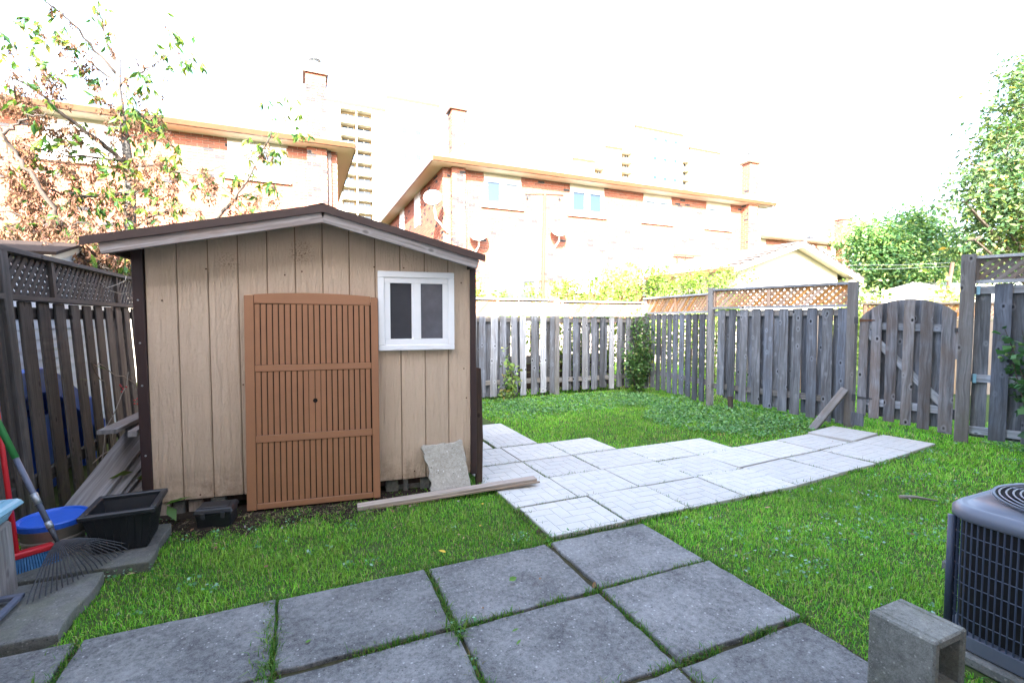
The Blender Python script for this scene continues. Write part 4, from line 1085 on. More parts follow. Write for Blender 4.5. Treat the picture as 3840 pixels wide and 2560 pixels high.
# broad-leaved ground cover
def cover_leaves(name, spots, size, cols, wts, label):
    P = []
    for cx, cy, rx, ry, n in spots:
        a = NP.uniform(0, 2 * np.pi, n); r = np.sqrt(NP.random(n)); x = cx + rx * r * np.cos(a); y = cy + ry * r * np.sin(a)
        k = free(x, y) & (vnoise(x, y, 6, 9) > .30 * r) & (NP.random(n) > soilness(x, y) * .8); P.append(np.stack([x[k], y[k], GZ + NP.uniform(.012, .055, k.sum())], 1))
    P = np.concatenate(P); n = len(P); d = rdir_(n, .1, .35); nr = rdir_(n, 1.6, 1.)
    return tag(leafmesh(name, P, d, nr, NP.uniform(.6, 1.4, n) * size, pick(n, cols, wts, .3), M['leaf'], NP.uniform(.7, 1.0, n), .3), label, 'ground cover', kind='stuff')
CG = [(.13, .29, .10), (.20, .36, .17), (.07, .18, .055), (.20, .36, .09)]
cover_leaves('ground_ivy', [(5.4, 5.1, 1.0, .95, 5200), (5.6, 4.35, .9, .45, 1400), (4.4, 7.0, 1.7, .75, 4200), (5.6, 6.6, .7, .8, 1900), (3.0, 6.9, .6, .9, 900), (6.6, 5.0, .35, 1.0, 700), (7.3, 2.55, .35, .35, 260)], .033, CG, [3, 3, 3, 2], 'low broad leaved ivy spreading over the back lawn')
sp = [(R_.uniform(2.3, 5.2), R_.uniform(.9, 2.6), R_.uniform(.06, .26), R_.uniform(.05, .20), R_.randrange(6, 26)) for _ in range(70)]
sp += [(R_.uniform(-.9, 1.4), R_.uniform(2.75, 3.7), R_.uniform(.02, .06), R_.uniform(.02, .05), R_.randrange(5, 16)) for _ in range(26)]
sp += [(R_.uniform(5.2, 7.2), R_.uniform(1.3, 2.9), R_.uniform(.03, .12), R_.uniform(.03, .10), R_.randrange(8, 26)) for _ in range(26)]
sp += [(.66, 2.05, .06, .06, 26), (.63, 1.85, .04, .08, 18), (-.98, 3.28, .10, .05, 40), (1.55, 2.68, .15, .03, 16), (.57, 1.99, .03, .03, 12), (-.4, 2.02, .08, .03, 24), (-.92, 4.0, .10, .06, 20)]
cover_leaves('lawn_weeds', sp, .019, [(.16, .33, .17), (.28, .42, .33), (.09, .24, .09)], [3, 2, 3], 'scattered bluish weed rosettes in the lawn')

# soil sheet along the shed foot with fine litter
m = MB(); n = 26
for k in range(n + 1):
    x = -1.05 + k * 2.1 / n; f = 4.02 - (x + 1) * .117; w = .30 + .10 * math.sin(k * 1.7) + .06 * math.sin(k * 3.1)
    if k > 17: w *= max(.1, 1 - (k - 17) / 8)
    m.v += [(x, f - w, GZ + .003), (x, f - w * .5, GZ + .016 + .006 * math.sin(k * 2.3)), (x, f + .22, GZ + .018)]
for k in range(n): m.face((k * 3, k * 3 + 3, k * 3 + 4, k * 3 + 1)); m.face((k * 3 + 1, k * 3 + 4, k * 3 + 5, k * 3 + 2))
tag(m.build('bare_soil', M['soil']), kind='structure')
n = 1500; x = NP.uniform(-1.0, 1.0, n); f = 4.02 - (x + 1) * .117; y = f - np.abs(NP.normal(0, .16, n)); k = free(x, y); x, y = x[k], y[k]; n = len(x)
tag(leafmesh('soil_litter', np.stack([x, y, np.full(n, GZ + .02)], 1), rdir_(n, 0, .1), rdir_(n, 2, 1), NP.uniform(.008, .045, n), pick(n, [(.16, .12, .08), (.07, .05, .035), (.26, .2, .13), (.10, .12, .05)], [3, 3, 2, 1]), M['leaf_dry'], .18, .2), 'dry grass and leaf litter on the bare soil', 'litter', kind='stuff')

# fallen leaves, one by one
def one_leaf(seed, w):
    m = MB(); s = .5
    pts = [(0, 0, 0), (.28, w * .5, .10), (.62, w * .42, .13), (1, .02, .05), (.62, -w * .42, .02), (.28, -w * .5, .04)]
    m.v += [(a - .5, b, c) for a, b, c in pts] + [(-.2, 0, .02), (.15, .0, .0)]
    for f in ((0, 6, 1), (6, 7, 2, 1), (7, 3, 2), (0, 5, 6), (6, 5, 4, 7), (7, 4, 3)): m.face(f)
    return m
LM = []
LN = ['brown', 'tan', 'yellow', 'pale grey', 'green', 'pinkish']
for nm, c, w in (('brown', (.21, .115, .06), .42), ('tan', (.42, .29, .17), .30), ('yellow', (.62, .42, .06), .5), ('grey', (.36, .33, .30), .25), ('green', (.10, .20, .04), .5), ('pink', (.30, .17, .15), .5)):
    LM.append(one_leaf(0, w).mesh('fallen_leaf', plain('leaf_' + nm, c, .8, .15, .3, 60.)))
spots = [(R_.uniform(-.95, 1.4), R_.uniform(2.72, 3.75)) for _ in range(28)] + [(R_.uniform(2.4, 4.8), R_.uniform(1.0, 2.6)) for _ in range(12)] + [(R_.uniform(2.6, 6.0), R_.uniform(4.4, 7.6)) for _ in range(16)] + [(R_.uniform(6.6, 7.3), R_.uniform(2.4, 3.3)) for _ in range(6)] + [(R_.uniform(-.1, 2.1), R_.uniform(1.3, 2.6)) for _ in range(6)] + [(R_.uniform(4.6, 6.5), R_.uniform(2.9, 3.9)) for _ in range(6)]
for i, (x, y) in enumerate(spots):
    hard = not free(np.array([x]), np.array([y]))[0]
    kk = R_.choice([0, 0, 1, 1, 3, 5, 2] if not hard else [0, 1, 4, 3]); o = link('fallen_leaf', LM[kk])
    s = R_.uniform(.022, .05); o.scale = (s, s, s * .8); o.location = (x, y, (.024 if y > 2.66 and hard else .012) if hard else R_.uniform(.0, .018))
    o.rotation_euler = (R_.uniform(-.4, .4), R_.uniform(-.3, .3), R_.uniform(0, 6.3))
    tag(o, 'small %s fallen leaf lying on the paving' % LN[kk] if hard else 'small %s leaf fallen on the lawn %s' % (LN[kk], 'in front of the shed' if x < 1.5 else 'beside the gate' if x > 6.5 else 'between path and back fence' if y > 3.6 else 'left of the air conditioner'), 'leaf', 'fallen leaves')
gl = link('fallen_leaf', LM[4]); gl.location = (1.02, 2.31, .02); gl.scale = (.06, .06, .05); gl.rotation_euler = (.3, .1, .4); tag(gl, 'curled green leaf lying on the middle grey slab', 'leaf')
for k, (x, y) in enumerate(((.86, 1.92), (.84, 1.84))):
    o = link('leaf_scrap', LM[4]); o.location = (x, y, .018); o.scale = (.04, .02, .03); o.rotation_euler = (0, 0, .2 + .4 * k)
    tag(o, 'green leaf scrap on the nearest big slab, the %s of two' % ('farther' if k == 0 else 'nearer'), 'leaf')
SK = thing('dry_stick', 'pale dry stick lying on the lawn left of the air conditioner', 'stick', (4.55, 1.95, 0))
q0, q1 = onz(3373, 1862, .02), onz(3515, 1877, .02)
part('twig', M['bark_pale'], SK, lambda m: (m.tube([q0, q0.lerp(q1, .4) + Vector((0, 0, .012)), q1], [.016, .012, .006], 7), m.tube([q0.lerp(q1, .25), q0.lerp(q1, .15) + Vector((-.03, -.06, -.005))], [.008, .004], 6)), smooth=True)
o = link('pale_scrap', LM[3]); p = onz(3225, 1845, .01); o.location = p; o.scale = (.14, .07, .08); o.rotation_euler = (.1, .1, .9); tag(o, 'pale curled scrap of bark on the right lawn', 'bark scrap')
# ================================================================== shrubs and climbers in the yard
def twigs(m, base, tips, r0, r1, bend=.08, n=5, sides=6):
    base = Vector(base)
    for t_ in tips:
        t_ = Vector(t_); pts = []
        o1 = Vector((R_.uniform(-bend, bend), R_.uniform(-bend, bend), 0))
        for k in range(n + 1):
            f = k / n; pts.append(base.lerp(t_, f) + o1 * math.sin(f * math.pi))
        m.tube(pts, [r0 + (r1 - r0) * k / n for k in range(n + 1)], sides)
def shrub(name, label, base, tips, per, spread, size, cols, wts, width=.7, cat='shrub', zs=.8, bark='bark', droop=-.2, along=.85, name_leaf='foliage'):
    root = thing(name, label, cat, base)
    part('stems', M[bark], root, lambda m: twigs(m, base, tips, .010, .003))
    b = np.array(base); P = []
    for t_ in tips:
        f = 1 - NP.random(per) * along; p = b + (np.array(t_) - b) * f[:, None] + NP.normal(0, 1, (per, 3)) * np.array([spread, spread, spread * zs]) * (.5 + .5 * f[:, None]); P.append(p)
    P = np.concatenate(P); P = P[P[:, 2] > .02]; n = len(P)
    leafmesh(name_leaf, P, rdir_(n, droop, .7), rdir_(n, 1.3, 1.), NP.uniform(.6, 1.3, n) * size, pick(n, cols, wts, .3), M['leaf'], width, .3, root)
    return root
sb = (6.10, 7.70, GZ)
tips = [(6.10 + R_.uniform(-.28, .28), 7.70 + R_.uniform(-.2, .12), R_.uniform(.5, 1.45)) for _ in range(16)] + [(6.35, 7.6, .95), (5.78, 7.62, .8), (5.9, 7.6, .55), (6.1, 7.66, 1.5), (6.2, 7.7, 1.42)]
shrub('corner_shrub', 'dense leafy green shrub growing in the far fence corner', sb, tips, 120, .085, .062, [(.075, .16, .050), (.11, .21, .065), (.05, .115, .045), (.20, .25, .06)], [3, 3, 2, .7])
s2 = (3.36, 7.72, GZ)
tips = [(3.30, 7.72, 1.02), (3.22, 7.70, .80), (3.42, 7.68, .62), (3.5, 7.7, .55), (3.30, 7.66, .40), (3.52, 7.66, .38), (3.15, 7.68, .22)]
shrub('young_sapling', 'thin young sapling with pale green leaves by the back fence', s2, tips, 26, .05, .085, [(.17, .29, .07), (.24, .34, .10), (.33, .30, .08)], [3, 3, 1], along=.75)
# vine on the right-hand fence
vb = r0 + rdir * .62 + Vector((rdir.y, -rdir.x, 0)) * .12; nn = Vector((rdir.y, -rdir.x, 0))
tips = [tuple(r0 + rdir * R_.uniform(.22, 1.1) + nn * R_.uniform(.06, .22) + Vector((0, 0, R_.uniform(.12, 1.38)))) for _ in range(24)]
tips += [tuple(r0 + rdir * s + nn * .1 + Vector((0, 0, z))) for s, z in ((.42, 1.30), (.36, 1.08), (.28, 1.0), (.5, 1.2))]
tips = [t_ for t_ in tips if (Vector(t_) - r0).dot(rdir) > .28 + max(0, Vector(t_).z - 1.0) * .5 or Vector(t_).z > 1.0 and (Vector(t_) - r0).dot(rdir) > .24]
RV = shrub('leafy_vine', 'dark green leafy vine climbing the tall fence at the right edge', (vb.x, vb.y, GZ), tips, 34, .055, .085, [(.055, .14, .055), (.085, .19, .07), (.04, .10, .045)], [3, 2, 2], .85, 'vine', along=.6)
M['fruit'] = plain('green_fruit', (.13, .22, .06), .5, .4)
for k in range(5):
    p = r0 + rdir * (.26 + .05 * k) + nn * .16 + Vector((0, 0, 1.0 + .06 * k - .03 * (k % 2)))
    part('fruit', M['fruit'], RV, lambda m: m.lathe([(.0001, -.018), (.013, -.012), (.018, 0), (.013, .012), (.0001, .018)], p, 10), smooth=True)
# old bare vine with red berries on the left fence
VN = thing('bare_vine', 'thin bare vine with red berries hanging on the left fence', 'vine', (-1.5, 5.6, GZ))
VP = [[(-1.52, 5.2, .05), (-1.56, 5.35, .5), (-1.60, 5.3, .85), (-1.6, 5.05, 1.05), (-1.62, 5.4, 1.0), (-1.58, 6.0, .75), (-1.45, 6.1, .35), (-1.3, 5.9, .3)],
      [(-1.55, 5.0, .1), (-1.58, 5.2, .45), (-1.59, 5.6, .62), (-1.56, 5.8, .9)], [(-1.5, 4.7, .28), (-1.5, 5.3, .33), (-1.3, 5.9, .5)], [(-1.63, 5.4, 1.72), (-1.6, 6.0, 1.66), (-1.62, 6.5, 1.62), (-1.64, 6.7, 1.75)], [(-1.62, 5.5, 1.7), (-1.55, 5.8, 1.82), (-1.6, 6.1, 1.8)]]
for k, pp in enumerate(VP):
    sm = []
    for i in range(len(pp) - 1):
        for f in (0, .33, .66): sm.append(Vector(pp[i]).lerp(Vector(pp[i + 1]), f) + Vector((R_.uniform(-.01, .01), R_.uniform(-.03, .03), R_.uniform(-.03, .03))))
    sm.append(Vector(pp[-1])); part('stem', M['bark_pale'], VN, lambda m: m.tube(sm, .0042 if k < 3 else .0028, 5))
mb_ = plain('red_berry', (.45, .02, .02), .4, .5)
for k in range(9):
    p = Vector((-1.55, 5.62 + R_.uniform(-.1, .1), .78 + R_.uniform(-.05, .05))) if k < 5 else Vector((-1.52, 5.85 + R_.uniform(-.08, .08), .60 + R_.uniform(-.04, .04)))
    part('berry', mb_, VN, lambda m: m.lathe([(.0001, -.009), (.008, -.004), (.008, .004), (.0001, .009)], p, 8), smooth=True)
for p, sz in (((-1.58, 5.05, 1.03), .09), ((-1.35, 5.85, .42), .10), ((-1.33, 5.88, .36), .08), ((-1.6, 4.8, .95), .07), ((-1.15, 4.3, .30), .15), ((-1.12, 4.25, .26), .12)):
    leafmesh('leaf', np.array([p]), rdir_(1, -.3, .4), rdir_(1, 1, 1), np.array([sz]), pick(1, [(.16, .22, .05)], [1]), M['leaf'], .6, .2, VN)
cover_leaves('fence_foot_plants', [(-1.45, 4.25, .18, .25, 120), (-1.5, 5.0, .12, .6, 160), (-1.25, 4.05, .18, .12, 70), (-1.0, 4.0, .1, .05, 40)], .055, [(.05, .12, .05), (.03, .08, .035)], [1, 1], 'low dark weeds along the foot of the left fence')
big = [(-.93, 3.98), (-.90, 3.99), (-.95, 3.97), (-.88, 3.98)]
leafmesh('broad_leaves', np.array([(x, y, .12) for x, y in big]), np.array([(.3, -.5, .5), (.6, -.2, .2), (-.4, -.4, .5), (.2, -.2, -.3)]), rdir_(4, 1.5, 1), np.array([.17, .19, .16, .13]), pick(4, [(.06, .16, .05), (.10, .21, .05)], [1, 1]), M['leaf'], .5, .3)
tag(bpy.data.objects['broad_leaves'], 'broad green leaves behind the black planter at the shed corner', 'plant')

# ================================================================== box elder with dry seed bunches, left
TY = 9.0
M['bark_trunk'] = wood('grey_trunk_bark', (.03, .026, .023), (.12, .105, .095), (.07, .06, .052), .1, .2, 20.)
TR = thing('box_elder_tree', 'sunlit tree with sparse green leaves and brown seed bunches behind the left fence', 'tree', at(490, 1150, TY) * Vector((1, 1, 0)) if False else (-2.35, 9.0, GZ))
def c1(x, y, dy=0.): return at(x / 1.742, y / 1.742, TY + dy)
LIMBS = [([(870, 1900, 0), (850, 1400, 0), (850, 1150, 0), (800, 800, .1), (770, 560, .1), (775, 385, .1)], .075, .022),
         ([(850, 1400, 0), (845, 1100, .1), (700, 960, -.1), (560, 860, -.3), (380, 720, -.5), (270, 610, -.6), (60, 500, -.8)], .045, .010),
         ([(760, 490, .1), (620, 330, 0), (480, 160, -.2), (300, 0, -.4), (200, -90, -.4)], .022, .006),
         ([(765, 545, .1), (600, 420, .3), (450, 280, .5), (300, 190, .6)], .018, .005),
         ([(775, 450, .1), (720, 330, .2), (650, 150, .4), (590, 0, .5), (560, -80, .5)], .02, .006),
         ([(770, 560, .1), (850, 500, -.2), (1000, 430, -.4), (1110, 340, -.5), (1140, 260, -.5)], .015, .004),
         ([(1000, 430, -.4), (1080, 390, -.5), (1200, 375, -.6), (1260, 400, -.6)], .008, .003),
         ([(880, 1080, 0), (1050, 1080, -.3), (1160, 1130, -.4), (1290, 1140, -.5), (1440, 1085, -.6)], .022, .005),
         ([(440 + 420, 1250, 0), (700, 1280, -.2), (520, 1275, -.4), (340, 1245, -.5), (120, 1160, -.6)], .028, .008),
         ([(850, 1060, 0), (600, 1030, -.3), (380, 1000, -.5), (60, 930, -.7)], .024, .006),
         ([(420, 1900, -.9), (400, 1480, -.9), (350, 1350, -1.0), (180, 1120, -1.1), (90, 1000, -1.1), (20, 870, -1.2), (-60, 780, -1.2)], .034, .016),
         ([(30, 880, -1.2), (100, 830, -1.2), (190, 755, -1.3), (300, 740, -1.3)], .02, .007),
         ([(1380, 1480, -.4), (1480, 1350, -.5), (1590, 1220, -.6), (1660, 1080, -.7), (1730, 960, -.7)], .03, .007),
         ([(1730, 960, -.7), (1800, 820, -.8), (1870, 690, -.8), (1890, 640, -.8)], .010, .004),
         ([(1540, 1290, -.5), (1700, 1240, -.6), (1790, 1150, -.6)], .009, .003), ([(1540, 1290, -.5), (1420, 1200, -.5), (1330, 1130, -.5)], .009, .003),
         ([(800, 1290, 0), (960, 1240, -.2), (1100, 1230, -.4)], .012, .004), ([(870, 1500, 0), (1000, 1400, -.3), (1180, 1360, -.5), (1330, 1390, -.6)], .016, .004),
         ([(0, 190, -.8), (60, 280, -.8), (180, 440, -.8), (200, 470, -.8)], .010, .006), ([(400, 1480, -.9), (560, 1450, -.8), (800, 1520, -.7)], .014, .005),
         ([(300, 1700, -.9), (200, 1450, -1.), (60, 1380, -1.1), (-80, 1400, -1.1)], .018, .006), ([(850, 900, .1), (960, 820, 0), (1060, 700, -.1), (1110, 690, -.1)], .012, .004),
         ([(600, 1720, -1.8), (900, 1830, -1.8), (1000, 1760, -1.8)], .012, .004), ([(520, 1760, -1.8), (700, 1680, -1.8), (1010, 1840, -1.6)], .014, .005)]
part('trunk', M['bark_trunk'], TR, lambda m: m.tube([c1(*q) for q in LIMBS[0][0]], [.085, .075, .068, .05, .038, .03], 10), smooth=True)
NODES = []
for pts, ra, rb in LIMBS[1:]:
    pp = [c1(*q) for q in pts]; fine = []
    for i in range(len(pp) - 1):
        for f in (0, .25, .5, .75): fine.append(pp[i].lerp(pp[i + 1], f) + Vector((R_.uniform(-.02, .02), R_.uniform(-.03, .03), R_.uniform(-.02, .02))))
    fine.append(pp[-1])
    part('limb', M['bark'], TR, lambda m: m.tube(fine, [ra + (rb - ra) * k / (len(fine) - 1) for k in range(len(fine))], 7), smooth=True)
    NODES.append((fine, ra))
# where the picture shows bunches: (x, y, radius, green leaves, seeds)
CL = [(130, 120, 90, 26, 0), (300, 180, 60, 30, 2), (350, 50, 50, 12, 8), (480, 260, 70, 20, 12), (450, 320, 50, 10, 16), (560, 420, 40, 8, 16), (600, 470, 50, 10, 12), (640, 60, 50, 20, 4), (680, 200, 60, 14, 10), (720, 340, 30, 4, 8),
      (1150, 210, 70, 34, 2), (1120, 330, 60, 14, 4), (1260, 410, 50, 24, 0), (1100, 410, 60, 12, 5), (900, 470, 60, 18, 8), (950, 540, 60, 20, 8), (900, 620, 60, 8, 26), (60, 230, 60, 12, 3), (30, 340, 40, 8, 0), (280, 400, 70, 30, 8), (310, 530, 60, 10, 40),
      (590, 530, 40, 18, 4), (650, 600, 60, 10, 18), (690, 640, 40, 4, 10), (180, 560, 60, 6, 30), (50, 520, 70, 6, 30), (20, 640, 70, 4, 36), (120, 650, 60, 6, 26), (380, 640, 50, 6, 12), (220, 720, 60, 24, 18), (330, 780, 60, 6, 36), (400, 850, 60, 6, 34), (750, 760, 60, 8, 36), (760, 860, 50, 6, 26),
      (930, 760, 90, 60, 14), (950, 860, 90, 60, 16), (870, 720, 60, 24, 8), (1060, 800, 50, 10, 22), (1060, 920, 60, 12, 16), (500, 860, 50, 6, 30), (620, 900, 60, 22, 12), (420, 960, 70, 30, 12), (250, 930, 80, 24, 20), (120, 960, 70, 6, 36), (60, 1060, 80, 4, 50), (200, 1000, 70, 8, 30),
      (440, 1060, 60, 4, 26), (600, 1060, 60, 4, 26), (500, 1150, 70, 4, 40), (330, 1060, 60, 20, 8), (720, 1080, 80, 44, 12), (840, 1040, 60, 6, 40), (930, 1120, 80, 12, 36), (1040, 1100, 70, 8, 40), (1100, 1040, 60, 16, 6), (880, 1200, 90, 40, 30), (960, 1260, 80, 14, 40), (730, 1300, 80, 36, 20), (820, 1390, 80, 30, 26), (700, 1190, 70, 12, 22),
      (1230, 1120, 60, 22, 10), (1360, 1120, 60, 20, 12), (1140, 1250, 80, 14, 26), (1280, 1250, 50, 10, 4), (1330, 1180, 60, 6, 18), (1410, 1240, 60, 4, 30), (1500, 1120, 40, 14, 0), (1540, 1180, 40, 10, 10), (1640, 990, 60, 30, 2), (1770, 1010, 60, 34, 6), (1730, 970, 40, 8, 20), (1650, 1130, 50, 12, 14), (1780, 1240, 70, 26, 10), (1700, 1300, 70, 8, 26), (1560, 1330, 70, 8, 30), (1690, 1360, 60, 4, 20),
      (1750, 660, 40, 14, 0), (1760, 770, 50, 8, 0), (1910, 690, 60, 20, 0), (1800, 860, 50, 10, 0), (1950, 870, 60, 22, 0), (170, 1170, 90, 6, 60), (300, 1190, 80, 6, 56), (60, 1230, 80, 4, 46), (220, 1300, 90, 4, 60), (330, 1330, 80, 8, 50), (100, 1350, 80, 6, 36), (450, 1320, 80, 16, 24), (560, 1380, 80, 24, 20), (520, 1270, 60, 4, 26), (650, 1280, 60, 8, 20),
      (80, 1480, 100, 8, 60), (220, 1470, 90, 8, 60), (380, 1460, 90, 20, 40), (500, 1490, 80, 8, 50), (620, 1480, 90, 12, 44), (300, 1560, 110, 26, 40), (120, 1590, 110, 30, 40), (960, 1390, 80, 14, 26), (1080, 1380, 80, 12, 24), (1180, 1330, 70, 10, 16), (1250, 1380, 70, 8, 14), (780, 1450, 60, 24, 10)]
# low hanging boughs over the neighbour's roof, closer to the shed
CLN = [(520, 1580, 110, 10, 60), (640, 1640, 110, 16, 70), (760, 1700, 110, 26, 60), (860, 1760, 90, 40, 30), (900, 1690, 80, 40, 20), (560, 1700, 70, 2, 40), (800, 1640, 90, 24, 30), (920, 1820, 80, 24, 20), (440, 1600, 90, 6, 44), (300, 1620, 90, 4, 30), (700, 1760, 70, 8, 40)]
gp_, gd_, sp_ = [], [], []
TW = MB()
nodes_all = np.array([tuple(p) for f, _ in NODES for p in f])
for lst, dyb in ((CL, -.4), (CLN, -1.8)):
    for x, y, r, ng_, ns_ in lst:
        best = None; dy = dyb
        c = c1(x, y, dy)
        dd = np.linalg.norm((nodes_all - np.array(c)) * np.array([1, .5, 1]), axis=1); k = int(dd.argmin()); nd = Vector(nodes_all[k])
        # bunch sits at the depth of its limb
        c = at(x / 1.742, y / 1.742, nd.y + R_.uniform(-.15, .15) if dd[k] < .9 else TY + dy); rw = r / 1.742 / 1800 * (c.y * 1.05)
        if (c - nd).length < 1.6: TW.tube([nd, nd.lerp(c, .5) + Vector((R_.uniform(-.03, .03), R_.uniform(-.03, .03), .03)), c], [.006, .0045, .0025], 5, False)
        for q in range(max(1, int(ng_ / 3.6))):          # compound leaves: leaflets share one stalk
            b = c + Vector((R_.gauss(0, rw * .55), R_.gauss(0, rw * .8), R_.gauss(0, rw * .5)))
            TW.tube([c, c.lerp(b, .5) + Vector((0, 0, .02)), b], [.0026, .0022, .0018], 4, False)
            ax_ = Vector((R_.uniform(-.8, .8), R_.uniform(-.8, .8), R_.uniform(-1.3, -.1))).normalized()
            for w_ in range(5):
                gp_.append(b + ax_ * (.018 * w_)); gd_.append(ax_ + Vector((R_.uniform(-.9, .9), R_.uniform(-.9, .9), R_.uniform(-.7, .3))))
        for q in range(int(ns_ * .33 + .5)):             # hanging strings of winged seeds
            b = c + Vector((R_.gauss(0, rw * .55), R_.gauss(0, rw * .8), R_.gauss(0, rw * .5)))
            TW.tube([c, b], [.0022, .0015], 4, False)
            ln = R_.uniform(.06, .15)
            for w_ in range(16):
                f = R_.random(); sp_.append(b + Vector((R_.gauss(0, .020), R_.gauss(0, .020), -ln * f)))
tag(TW.build('twigs', M['bark'], TR), kind='stuff')
P = np.array([tuple(p) for p in gp_]); n = len(P)
d = np.array([tuple(p) for p in gd_]); leafmesh('green_foliage', P, d, rdir_(n, .3, .5), NP.uniform(.08, .15, n), pick(n, [(0.064, 0.126, 0.021), (0.104, 0.171, 0.025), (0.031, 0.090, 0.025), (0.182, 0.182, 0.031)], [3, 2.5, 2.2, 1.2]), M['leaf'], .38, .25, TR)
P = np.array([tuple(p) for p in sp_]); n = len(P)
d = rdir_(n, -1.6, .5); leafmesh('seed_bunches', P, d, rdir_(n, .0, .6), NP.uniform(.045, .075, n), pick(n, [(0.117, 0.061, 0.039), (0.158, 0.086, 0.054), (0.075, 0.041, 0.027), (0.203, 0.111, 0.060)], [3, 3, 2, 1]), M['leaf_dry'], .36, .2, TR)

# ================================================================== trees on the right, hedge
def tree(name, label, base, lobes, nclump, nleaf, lsize, cols, wts, trunk_r, group=None, csize=.5, keep=.75, bark='bark', seed=0):
    root = thing(name, label, 'tree', base, 0, group); base = Vector(base)
    top = Vector(lobes[0][:3])
    part('trunk', M[bark], root, lambda m: m.tube([base, base.lerp(top, .35) + Vector((trunk_r, 0, 0)), base.lerp(top, .7), top], [trunk_r * 1.2, trunk_r, trunk_r * .7, trunk_r * .3], 9), smooth=True)
    def limbs(m):
        for lx, ly, lz, rx, ry, rz_ in lobes:
            c = Vector((lx, ly, lz)); a = base.lerp(top, R_.uniform(.3, .7))
            m.tube([a, a.lerp(c, .5) + Vector((0, 0, -.1 * rz_)), c], [trunk_r * .45, trunk_r * .3, trunk_r * .12], 6)
            for q in range(5):
                e = c + Vector((R_.uniform(-1, 1) * rx, R_.uniform(-1, 1) * ry, R_.uniform(-.4, .9) * rz_)) * .8
                m.tube([c, c.lerp(e, .5) + Vector((0, 0, .05)), e], [trunk_r * .14, trunk_r * .09, trunk_r * .04], 5, False)
    part('limbs', M[bark], root, limbs)
    P = []; Nn = []
    for lx, ly, lz, rx, ry, rz_ in lobes:
        k = int(nclump * (rx * ry * rz_) ** (2 / 3) / max(.1, (lobes[0][3] * lobes[0][4] * lobes[0][5]) ** (2 / 3)))
        u = rdir_(k); rr_ = NP.uniform(.55, 1.05, k)[:, None]
        cc = np.array([[lx, ly, lz]]) + u * rr_ * np.array([[rx, ry, rz_]])
        sel = vnoise(cc[:, 0] + cc[:, 1], cc[:, 2], .9, 21 + seed) > 1 - keep - .15; cc = cc[sel]; u = u[sel]
        for c, uu in zip(cc, u):
            q = NP.normal(0, 1, (nleaf, 3)) * np.array([csize, csize, csize * .55]); q[:, 2] -= .12 * (q[:, 0] ** 2 + q[:, 1] ** 2) / csize
            P.append(c + q); Nn.append(np.tile(uu * .6 + np.array([0, 0, .8]), (nleaf, 1)))
    P = np.concatenate(P); Nn = np.concatenate(Nn) + NP.normal(0, .45, (len(P), 3)); n = len(P)
    d = np.cross(Nn, NP.normal(size=(n, 3))); d[:, 2] -= .35
    leafmesh('crown', P, d, Nn, NP.uniform(.4, 1.4, n) * lsize, pick(n, cols, wts, .3), M['leaf'], .55, .25, root)
    return root
GT_ = [(0.054, 0.106, 0.039), (0.086, 0.138, 0.046), (0.030, 0.071, 0.033), (0.151, 0.184, 0.065)]
def lobe(px, py, Y, rpx, rpz=None, ry=None):
    c = at(px, py, Y); dep = (c - Vector((0, 0, EYE))).dot(_F); r = rpx * dep / FPX
    return (c.x, c.y, c.z, r, ry or r, (rpz or rpx) * dep / FPX)
tree('maple_tree', 'large dense green tree at the right edge of the picture', at(3930, 1230, 9.5) * Vector((1, 1, 0)) + Vector((0, 0, GZ)),
     [lobe(3900, 640, 9.5, 210, 280), lobe(3830, 400, 9.5, 110, 110), lobe(3900, 260, 9.6, 100, 90), lobe(3770, 560, 9.2, 110, 100), lobe(3720, 720, 9.3, 120, 70), lobe(3790, 880, 9.0, 150, 120), lobe(3980, 900, 9.5, 200, 200), lobe(3620, 760, 9.0, 45, 16), lobe(3690, 640, 9.3, 50, 60), lobe(3655, 900, 9.1, 50, 30)], 230, 55, .19, GT_ + [(.20, .12, .02)], [3, 3, 2, 1.5, .2], .3, 'trees beyond the fence', .40, .66)
tree('round_tree', 'rounded green tree behind the pale garage, right of its gable', at(3430, 1190, 15) * Vector((1, 1, 0)) + Vector((0, 0, GZ)),
     [lobe(3400, 940, 15, 150, 120), lobe(3430, 830, 15, 70, 60), lobe(3300, 950, 15, 120, 110), lobe(3500, 930, 15, 100, 90), lobe(3330, 1020, 14.8, 130, 60), lobe(3240, 880, 15, 60, 60), lobe(3530, 1000, 14.8, 70, 60)], 140, 60, .20, [(0.102, 0.216, 0.072), (0.150, 0.276, 0.084), (0.060, 0.144, 0.060), (0.300, 0.372, 0.120)], [3, 3, 2, 2], .22, 'trees beyond the fence', .42, .68, seed=3)
tree('pale_tree', 'pale sunlit yellow green tree low between the round tree and large tree', at(3640, 1190, 17) * Vector((1, 1, 0)) + Vector((0, 0, GZ)),
     [lobe(3640, 960, 17, 110, 80), lobe(3720, 1000, 17, 100, 70), lobe(3590, 1010, 17, 60, 50)], 70, 50, .22, [(.22, .27, .09), (.28, .31, .11)], [1, 1], .18, 'trees beyond the fence', .55, .8, seed=5)
tree('far_tree', 'faint distant tree behind the far chimney', at(3130, 1150, 60) * Vector((1, 1, 0)) + Vector((0, 0, GZ)),
     [lobe(3140, 850, 60, 60, 35), lobe(3200, 850, 60, 50, 30), lobe(3250, 840, 60, 45, 30)], 40, 40, .5, [(.30, .33, .18)], [1], .3, 'trees beyond the fence', 1.2, .5, seed=6)

